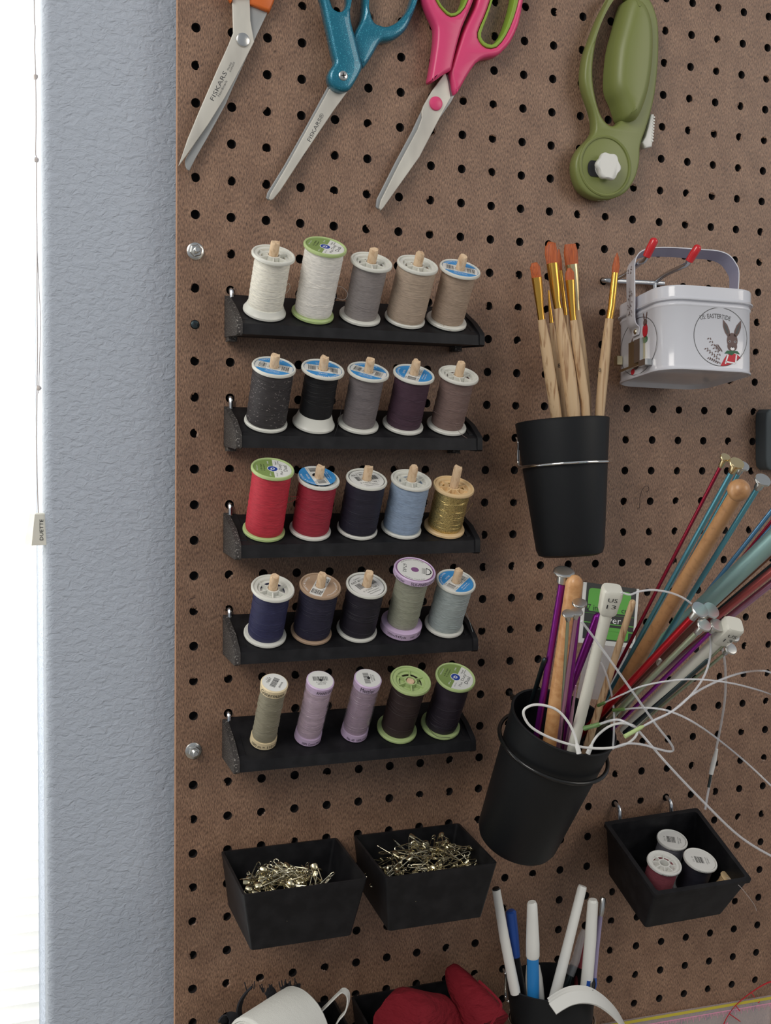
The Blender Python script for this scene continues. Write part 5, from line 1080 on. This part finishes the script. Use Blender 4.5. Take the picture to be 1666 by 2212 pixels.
# ------------------------------------------------------------------ spools in the tipped box
def loose_spool(lab, u, v, y, Lz, R, tr, col, lk, rot, bm_, lean=(22, 0)):
    top = at(u, v, y); Rm = Matrix.Rotation(radians(lean[1]), 4, 'Y') @ Matrix.Rotation(radians(lean[0]), 4, 'X'); n = Rm @ Vector((0, 0, 1))
    M = Matrix.Translation(top-n*Lz) @ Rm
    t = thing('thread_spool', lab, 'spool', M=M, group='thread spools in the tipped box')
    mb = body_mesh(Lz, R, 'solid' if lk else 'std')
    if not lk: spokes(mb, Lz, R, 8)
    part('spool_body', mb, bm_, t, local=True)
    part('thread', thread_mesh(tr, .003, Lz-.003, 7), thread_mat('thread_'+str(u), L(col)), t, local=True)
    if lk:
        mb = MB(); zb2 = Lz-.0008; pl = lambda k: (lambda x, y: Vector((x*cos(rot)-y*sin(rot), x*sin(rot)+y*cos(rot), zb2+k*.00003)))
        mb.poly([disc2(R-.0018, 36)], pl(0), 0); barcode(mb, -.001, 0, .007, .0075, 0, pl(1), 1, 15, u)
        ptext(mb, 'Col. 10', -.0065, 0, .006, .0014, pi/2, pl(1), 1); ptext(mb, '100% Cotton', .0048, 0, .0085, .0011, pi/2, pl(1), 1); ptext(mb, '204681', .0066, 0, .0065, .0011, pi/2, pl(1), 1)
        part('label', mb, PM, t, local=True, smooth=0)
    tx = bandtext('GÜTERMANN', R, Lz-.0013, .0012, radians(-130), radians(-70)); part('printed_band', tx, M_ink, t, local=True, smooth=0)
    return t
loose_spool('dusty rose thread spool with open spoked top in the tipped box', 1436, 1862, -.0600, .033, .0140, .0118, (140, 74, 84), None, 0, M_white)
loose_spool('black thread spool with barcode label, right in the tipped box', 1514, 1856, -.0560, .033, .0140, .0118, (40, 40, 50), 'L', -.25, M_white, (22, 3))
loose_spool('rear thread spool with barcode label in the tipped box', 1453, 1812, -.0300, .034, .0128, .011, (120, 120, 128), 'L', -.45, M_white, (20, -2))
p = at(1566, 1888, -.062); M = Matrix.Translation(p-Vector((.004, 0, .014))) @ Matrix.Rotation(radians(24), 4, 'X') @ Matrix.Rotation(radians(18), 4, 'Y')
t = thing('thread_bobbin', 'small tan bobbin with a trailing white thread in the tipped box', 'bobbin', M=M)
mb = MB(); mb.lathe([(0, 0), (.0075, 0), (.0078, .0008), (.0052, .0018), (.0052, .0128), (.0078, .0138), (.0076, .0146), (0, .0148)], 26); part('bobbin_body', mb, M_gold_pl, t, local=True)
part('thread', thread_mesh(.0066, .0019, .0127, 3, .0003), thread_mat('thread_tan', L((190, 160, 120))), t, local=True)
mb = MB(); P = [M.inverted() @ at(*q) for q in ((1570, 1896, -.071), (1578, 1899, -.074), (1598, 1914, -.086), (1618, 1938, -.082), (1630, 1955, -.075), (1635, 1968, -.07))]; mb.tube(cr(P, 5), .00018, 5); part('loose_tail', mb, M_thr, t, local=True)
# ------------------------------------------------------------------ pens
cp = lambda x, y: (1000+x/2.5015, 1850+y/2.5015)
def pen(lab, parts_, y0, y1, cat='pen'):
    """parts_: (name, mat, [(x, y, width)...]) in crop px, top to bottom"""
    v0 = parts_[0][2][0][1]; v1 = 760
    yy = lambda y: y0+(y1-y0)*(y-v0)/(v1-v0)
    lx, ly, lw = parts_[-1][2][-1]; t = thing('pen', lab, cat, at(*cp(lx, ly), yy(ly)), 'pens in the bottom cup')
    for i, (nm, mt, L_) in enumerate(parts_):
        P = [at(*cp(x, y), yy(y)) for x, y, w in L_]; R = [rpx(p, w/2.5015/2) for p, (x, y, w) in zip(P, L_)]
        if i == len(parts_)-1:
            d = (P[-1]-P[-2]).normalized(); e0 = P[-1]; ip = MC3.inverted(); best = e0
            for k in range(1, 40):
                q = ip @ (e0+d*.045*k/39)
                if math.hypot(q.x, q.y) > .0342-.0082*(-q.z/.1)-.0028-R[-1] and q.z < -.002: break
                best = e0+d*.045*k/39
            if (best-e0).length > .001: P.append(best); R.append(R[-1]*.95)
        mb = MB(); mb.tube(P, R, 20); part(nm, mb, mt, t)
    return t
pen('white tube leaning left, leftmost in the pen cup', [('end_cap', M_black, [(178, 170, 38), (180, 178, 40)]), ('barrel', M_white, [(180, 178, 46), (225, 440, 54), (280, 716, 58)])], -.046, -.052)
pen('blue-capped black pen beside the left white tube', [('cap', M_bluep, [(258, 292, 40), (260, 300, 58), (272, 420, 60), (284, 540, 54)]), ('barrel', M_black, [(284, 540, 46), (300, 640, 50), (320, 745, 50)])], -.040, -.044)
pen('marker with white fluted cap and blue barrel', [('cap', M_white, [(373, 246, 44), (375, 258, 56), (376, 330, 62), (378, 470, 74), (378, 535, 74), (378, 547, 66)]), ('barrel', M_blueb, [(378, 545, 64), (380, 640, 66), (381, 750, 66)])], -.056, -.056, 'marker')
pen('broad white plastic pen end behind the blue marker', [('barrel', M_white, [(378, 576, 40), (380, 590, 74), (384, 660, 96), (388, 755, 108)])], -.040, -.044)
pen('white tube leaning right across the pen cup', [('barrel', M_white, [(648, 160, 44), (645, 170, 50), (575, 450, 54), (495, 765, 60)])], -.052, -.054)
pen('clear barrelled pen between the two right white pens', [('barrel', M_clearp, [(652, 395, 22), (640, 440, 40), (610, 560, 46), (578, 640, 50)]), ('grip', M_dark, [(600, 590, 40), (560, 700, 46), (540, 755, 46)])], -.040, -.044)
pen('dark red pencil behind the clear pen', [('barrel', mat('dark_red_lacquer', L((124, 40, 50)), .4), [(655, 440, 26), (630, 600, 30), (608, 740, 32)])], -.030, -.036, 'pencil')
p_ = pen('white pen with blue grip, right in the pen cup', [('end_cap', M_white, [(703, 232, 44), (703, 245, 54)]), ('barrel', M_white, [(703, 245, 58), (690, 450, 64), (664, 750, 66)])], -.054, -.056)
mb = MB(); a, b = at(*cp(682, 672), -.060), at(*cp(676, 720), -.060); mb.tube([a, b], rpx(a, 5), 4); part('blue_band', mb, M_bluep, p_)
mb = MB(); mb.tube([at(*cp(712, 655), -.050), at(*cp(706, 690), -.050), at(*cp(698, 730), -.050)], [.0018, .0028, .0024], 12); part('blue_grip', mb, M_bluep, p_)
pen('silver-ended lavender pen, rightmost in the pen cup', [('metal_end', M_steel, [(758, 222, 26), (756, 232, 36), (748, 300, 32), (744, 322, 26)]), ('barrel', mat('lavender_barrel', L((168, 156, 190)), .35), [(744, 320, 26), (722, 500, 30), (700, 720, 34)])], -.044, -.050)
# flat white tape arching out of the pen cup
t = thing('white_tape', 'white folded tape arching out of the pen cup', 'tape', at(1250, 2150, -.06))
def ribbon(mb, P, wv, th=.0006):
    R = []
    for i, p in enumerate(P):
        tt = (P[min(i+1, len(P)-1)]-P[max(0, i-1)]).normalized(); w_ = (Vector(wv)-tt*Vector(wv).dot(tt)); nn = tt.cross(w_).normalized()*th
        R.append([p+w_+nn, p-w_+nn, p-w_-nn, p+w_-nn])
    mb.rings(R); return mb
for k, dy in enumerate((0, -.0045, -.009)):
    P = cr([at(u+k*2, v+k*6, -.074+dy) for u, v in ((1190, 2168), (1208, 2156), (1228, 2146), (1252, 2142), (1278, 2146), (1302, 2160), (1324, 2180), (1342, 2204), (1358, 2240), (1362, 2290))], 4)
    mb = MB(); ribbon(mb, P, (0, .0036, .0030), .0008); part('tape_layer', mb, M_white, t)
# ------------------------------------------------------------------ elastic and fabric in the bottom boxes
cb = lambda x, y: (450+x/2.563, 1700+y/2.563)
c = at(*cb(392, 1395), -.050); M = Matrix.Translation(c) @ Matrix.Rotation(radians(28), 4, 'Z') @ Matrix.Rotation(radians(84), 4, 'Y')
t = thing('elastic_roll', 'rolled white ribbed elastic in the bottom left box', 'elastic', M=M)
mb = MB(); pr = [(.006, -.024)]
for k in range(12): pr += [(.008+k*.00155, -.0252), (.0092+k*.00155, -.0244)]
for k in range(48): pr += [(.0272 if k % 2 else .02695, -.0236+k*.001)]
for k in range(11, -1, -1): pr += [(.0092+k*.00155, .0246), (.008+k*.00155, .0254)]
pr += [(.006, .024), (.006, -.024)]; mb.lathe(pr, 64, jit=.00008); part('coil', mb, M_lampw, t, local=True)
for nm, lab, pts, yy, w_, mt in (('elastic_strip', 'narrow white elastic strip sticking up from the left box', [(560, 1320), (600, 1265), (660, 1205), (715, 1150), (745, 1128), (772, 1145), (775, 1190), (760, 1240), (725, 1285), (700, 1330)], -.040, .0030, M_lampw),
        ('elastic_strip', 'small white elastic loop beside the black strips', [(280, 1275), (295, 1225), (315, 1190), (338, 1186), (350, 1208), (345, 1240)], -.030, .0014, M_lampw)):
    mb = MB(); ribbon(mb, cr([at(*cb(x, y), yy-.0008*i) for i, (x, y) in enumerate(pts)], 5), (w_*.55, w_*.8, .0004), .0005); single(nm, mb, mt, lab, 'elastic', 'elastic strips in the bottom box')
rd = random.Random(12)
for i, (lab, pts) in enumerate((('black elastic strip curling up at the far left of the box', [(185, 1312), (170, 1250), (180, 1190), (210, 1140), (242, 1106)]), ('wide black elastic end behind the white loop', [(350, 1290), (365, 1220), (350, 1150), (330, 1120)]),
        ('frayed black elastic standing upright', [(400, 1280), (425, 1200), (430, 1140), (428, 1096)]), ('tall frayed black elastic right of the others', [(440, 1280), (468, 1200), (478, 1140), (484, 1096)]), ('black elastic lying at the front left corner', [(75, 1305), (100, 1265), (135, 1275), (150, 1320)]))):
    P = cr([at(*cb(x, y), -.020-.003*i) for x, y in pts], 5); mb = MB(); ribbon(mb, P, (.0042 if i else .0022, .002, 0), .0006)
    e = P[-1]; 
    for k in range(7 if i in (1, 2, 3) else 3):
        o = Vector((rd.uniform(-.004, .004), rd.uniform(-.001, .001), 0)); mb.tube([e+o-Vector((0, 0, .002)), e+o*1.2+Vector((rd.uniform(-.002, .002), 0, rd.uniform(.001, .005)))], .0004, 4)
    single('elastic_strip', mb, M_blackf, lab, 'elastic', 'elastic strips in the bottom box')
def wrinkle(P, R, seed, n=40, flat=1):
    rd = random.Random(seed); rg = []; ph = [rd.uniform(0, 6.28) for _ in range(5)]
    for i, p in enumerate(P):
        tt = (P[min(i+1, len(P)-1)]-P[max(0, i-1)]).normalized(); u = (Vector((0, 0, 1))-tt*tt.z).normalized(); w_ = tt.cross(u); f = i/len(P)
        rg.append([p+(u*cos(a)*flat+w_*sin(a))*R[i]*(1+.05*sin(2*a+ph[0]+f*3)+.035*sin(5*a+ph[1]+f*5)+.02*sin(9*a+ph[2]-f*8)) for a in [2*pi*k/n for k in range(n)]])
    return rg
# roll one: a rolled bundle lying across the box
a, b = at(*cb(1060, 1330), -.060), at(*cb(1260, 1350), -.040); d = (b-a).normalized(); a = a-d*.006
P = [a+d*(k/14*.066) for k in range(15)]; rr = .0262
R = [rr*(.75+.25*min(1, (k+.5)/3)*min(1, (14.5-k)/3)) for k in range(15)]
t = thing('fabric_roll', 'rolled bundle of red fabric lying in the bottom box', 'fabric', P[0], 'red fabric rolls')
mb = MB(); mb.rings(wrinkle(P, R, 3)); part('cloth', mb, M_redf, t, smooth=60)
mb = MB()
for k in range(5):
    z = k/5; sp = []
    for j in range(30): an = j/30*2*pi; r_ = rr*(.25+.65*(k+j/30)/5); u = Vector((0, 0, 1))-d*d.z; u.normalize(); w_ = d.cross(u); sp.append(P[-1]+d*.0006+(u*cos(an)+w_*sin(an))*r_)
    mb.tube(sp, .0007, 5)
part('rolled_edge', mb, M_redf, t)
# roll two: a cone of fabric standing up out of the box
Pc = cr([at(*cb(x, y), yy) for x, y, yy in ((1338, 990, -.016), (1372, 1050, -.022), (1425, 1140, -.034), (1490, 1240, -.050), (1550, 1340, -.062))], 4)
R = [rpx(p, r_/2.563) for p, r_ in zip(Pc, [24+(i/len(Pc))**.75*112 for i in range(len(Pc))])]
t = thing('fabric_roll', 'red fabric rolled into a cone standing out of the bottom box', 'fabric', Pc[0], 'red fabric rolls')
mb = MB(); rg = wrinkle(Pc, R, 8); mb.rings([[Pc[0]+(q-Pc[0])*.2 for q in rg[0]]]+rg); part('cloth', mb, M_redf, t, smooth=60)
mb = MB(); P = cr([at(*cb(x, y), yy) for x, y, yy in ((1500, 1075, -.055), (1560, 1130, -.066), (1615, 1190, -.076), (1618, 1225, -.080), (1590, 1275, -.084), (1560, 1325, -.086))], 4); mb.tube(P, .0011, 6); part('folded_hem', mb, M_redf, t)
# ------------------------------------------------------------------ acrylic ruler, lower right
ya = -.0045; a, b = at(1306, 2214, ya), at(1700, 2147, ya); d = (b-a).normalized(); up = Vector((-d.z, 0, d.x)); d0 = a-d*.06
Ru = lambda k: (lambda x, y: d0+d*x+up*y+Vector((0, -.0001*k, 0)))
t = thing('quilting_ruler', 'clear acrylic quilting ruler with yellow edge and pink marks, lower right corner', 'ruler', Ru(0)(0, -.05))
mb = MB(); X1 = .235; mb.hexa([Ru(-25)(0, -.10), Ru(-25)(X1, -.10), Ru(-25)(X1, 0), Ru(-25)(0, 0), Ru(0)(0, -.10), Ru(0)(X1, -.10), Ru(0)(X1, 0), Ru(0)(0, 0)]); pl_ = part('acrylic_plate', mb, M_acr, t, smooth=0)
mb = MB(); mb.poly([[(0, -.0026), (X1, -.0026), (X1, 0), (0, 0)]], Ru(1), 0); mb.poly([[(.078, -.0066), (X1, -.0066), (X1, -.0058), (.078, -.0058)]], Ru(1), 1)
for i in range(100):
    x = .080+i*.0016
    if x > X1: break
    h_ = .0045 if i % 4 == 0 else .0022; mb.poly([[(x, -.0066-h_), (x+.0005, -.0066-h_), (x+.0005, -.0066), (x, -.0066)]], Ru(2), 1)
mb.poly([[(.078, -.09), (.0788, -.09), (.0788, -.006), (.078, -.006)]], Ru(1), 1)
for i in range(26):      # printed flowers
    x, y = rd.uniform(.085, X1-.006), -rd.uniform(.014, .04)
    for k in range(5): a_ = 2*pi*k/5; mb.poly([ell(x+.0017*cos(a_), y+.0017*sin(a_), .0013, .0009, a_, 8)], Ru(2), 1 if i % 3 else 0)
    mb.poly([ell(x, y, .0008, .0008, 0, 8)], Ru(3), 0); mb.poly([ell(x+.004, y-.003, .0022, .0008, rd.uniform(0, 3), 8)], Ru(2), 2)
part('printed_marks', mb, [M_yel, M_pinkp, M_greenl], pl_, smooth=0)
t = thing('red_curve_guide', 'thin red curved marking strip lying over the ruler', 'guide', at(1560, 2190, -.006))
mb = MB(); P = cr([at(*cp(x, y), -.0062) for x, y in ((1760, 655), (1650, 682), (1560, 735), (1475, 805), (1425, 875), (1400, 940), (1385, 1010))], 5); ribbon(mb, P, (.0006, 0, .0006), .0004); part('arc', mb, M_redi, t)
for x, y, dx, dy in ((1560, 735, 18, 26), (1595, 792, 10, -8), (1475, 805, 22, 30), (1440, 850, 60, 42)):
    mb = MB(); mb.tube([at(*cp(x, y), -.0064), at(*cp(x+dx, y+dy), -.0064)], .0004, 6); part('tick', mb, M_redi, t)
# ------------------------------------------------------------------ grey tool at the right edge, hair curl
sq = [(x, y) for x, y in ((1664, 884), (1720, 884), (1720, 1016), (1664, 1016), (1657, 1008), (1655.5, 990), (1655.5, 910), (1657, 892))]
mb = MB(); mb.slab([plane_loop(sq, -.014)], -.014, [(.0012, 0), (.0004, .0004), (0, .0012), (0, .0135)]); single('grey_case', mb, mat('grey_rubber', L((70, 78, 82)), .55), 'edge of a dark grey case cut off at the right side', 'case')
ch = lambda x, y: (1080+x/2.843, 850+y/2.843)
mb = MB(); mb.tube(cr([at(*ch(x, y), yy) for x, y, yy in ((855, 711, -.0008), (860, 680, -.002), (862, 640, -.003), (872, 600, -.004), (893, 570, -.004), (912, 572, -.003), (914, 594, -.002), (900, 604, -.0008))], 5), .00022, 5); single('thread_snippet', mb, M_thd, 'dark curled thread snippet stuck on the bare pegboard', 'thread')
mb = MB(); mb.tube(cr([at(x, y, -.0008) for x, y in ((408, 1297), (412, 1293), (417, 1292), (422, 1290))], 4), .00018, 4); single('thread_snippet', mb, M_thd, 'tiny dark thread bit beside the left column of holes', 'thread')
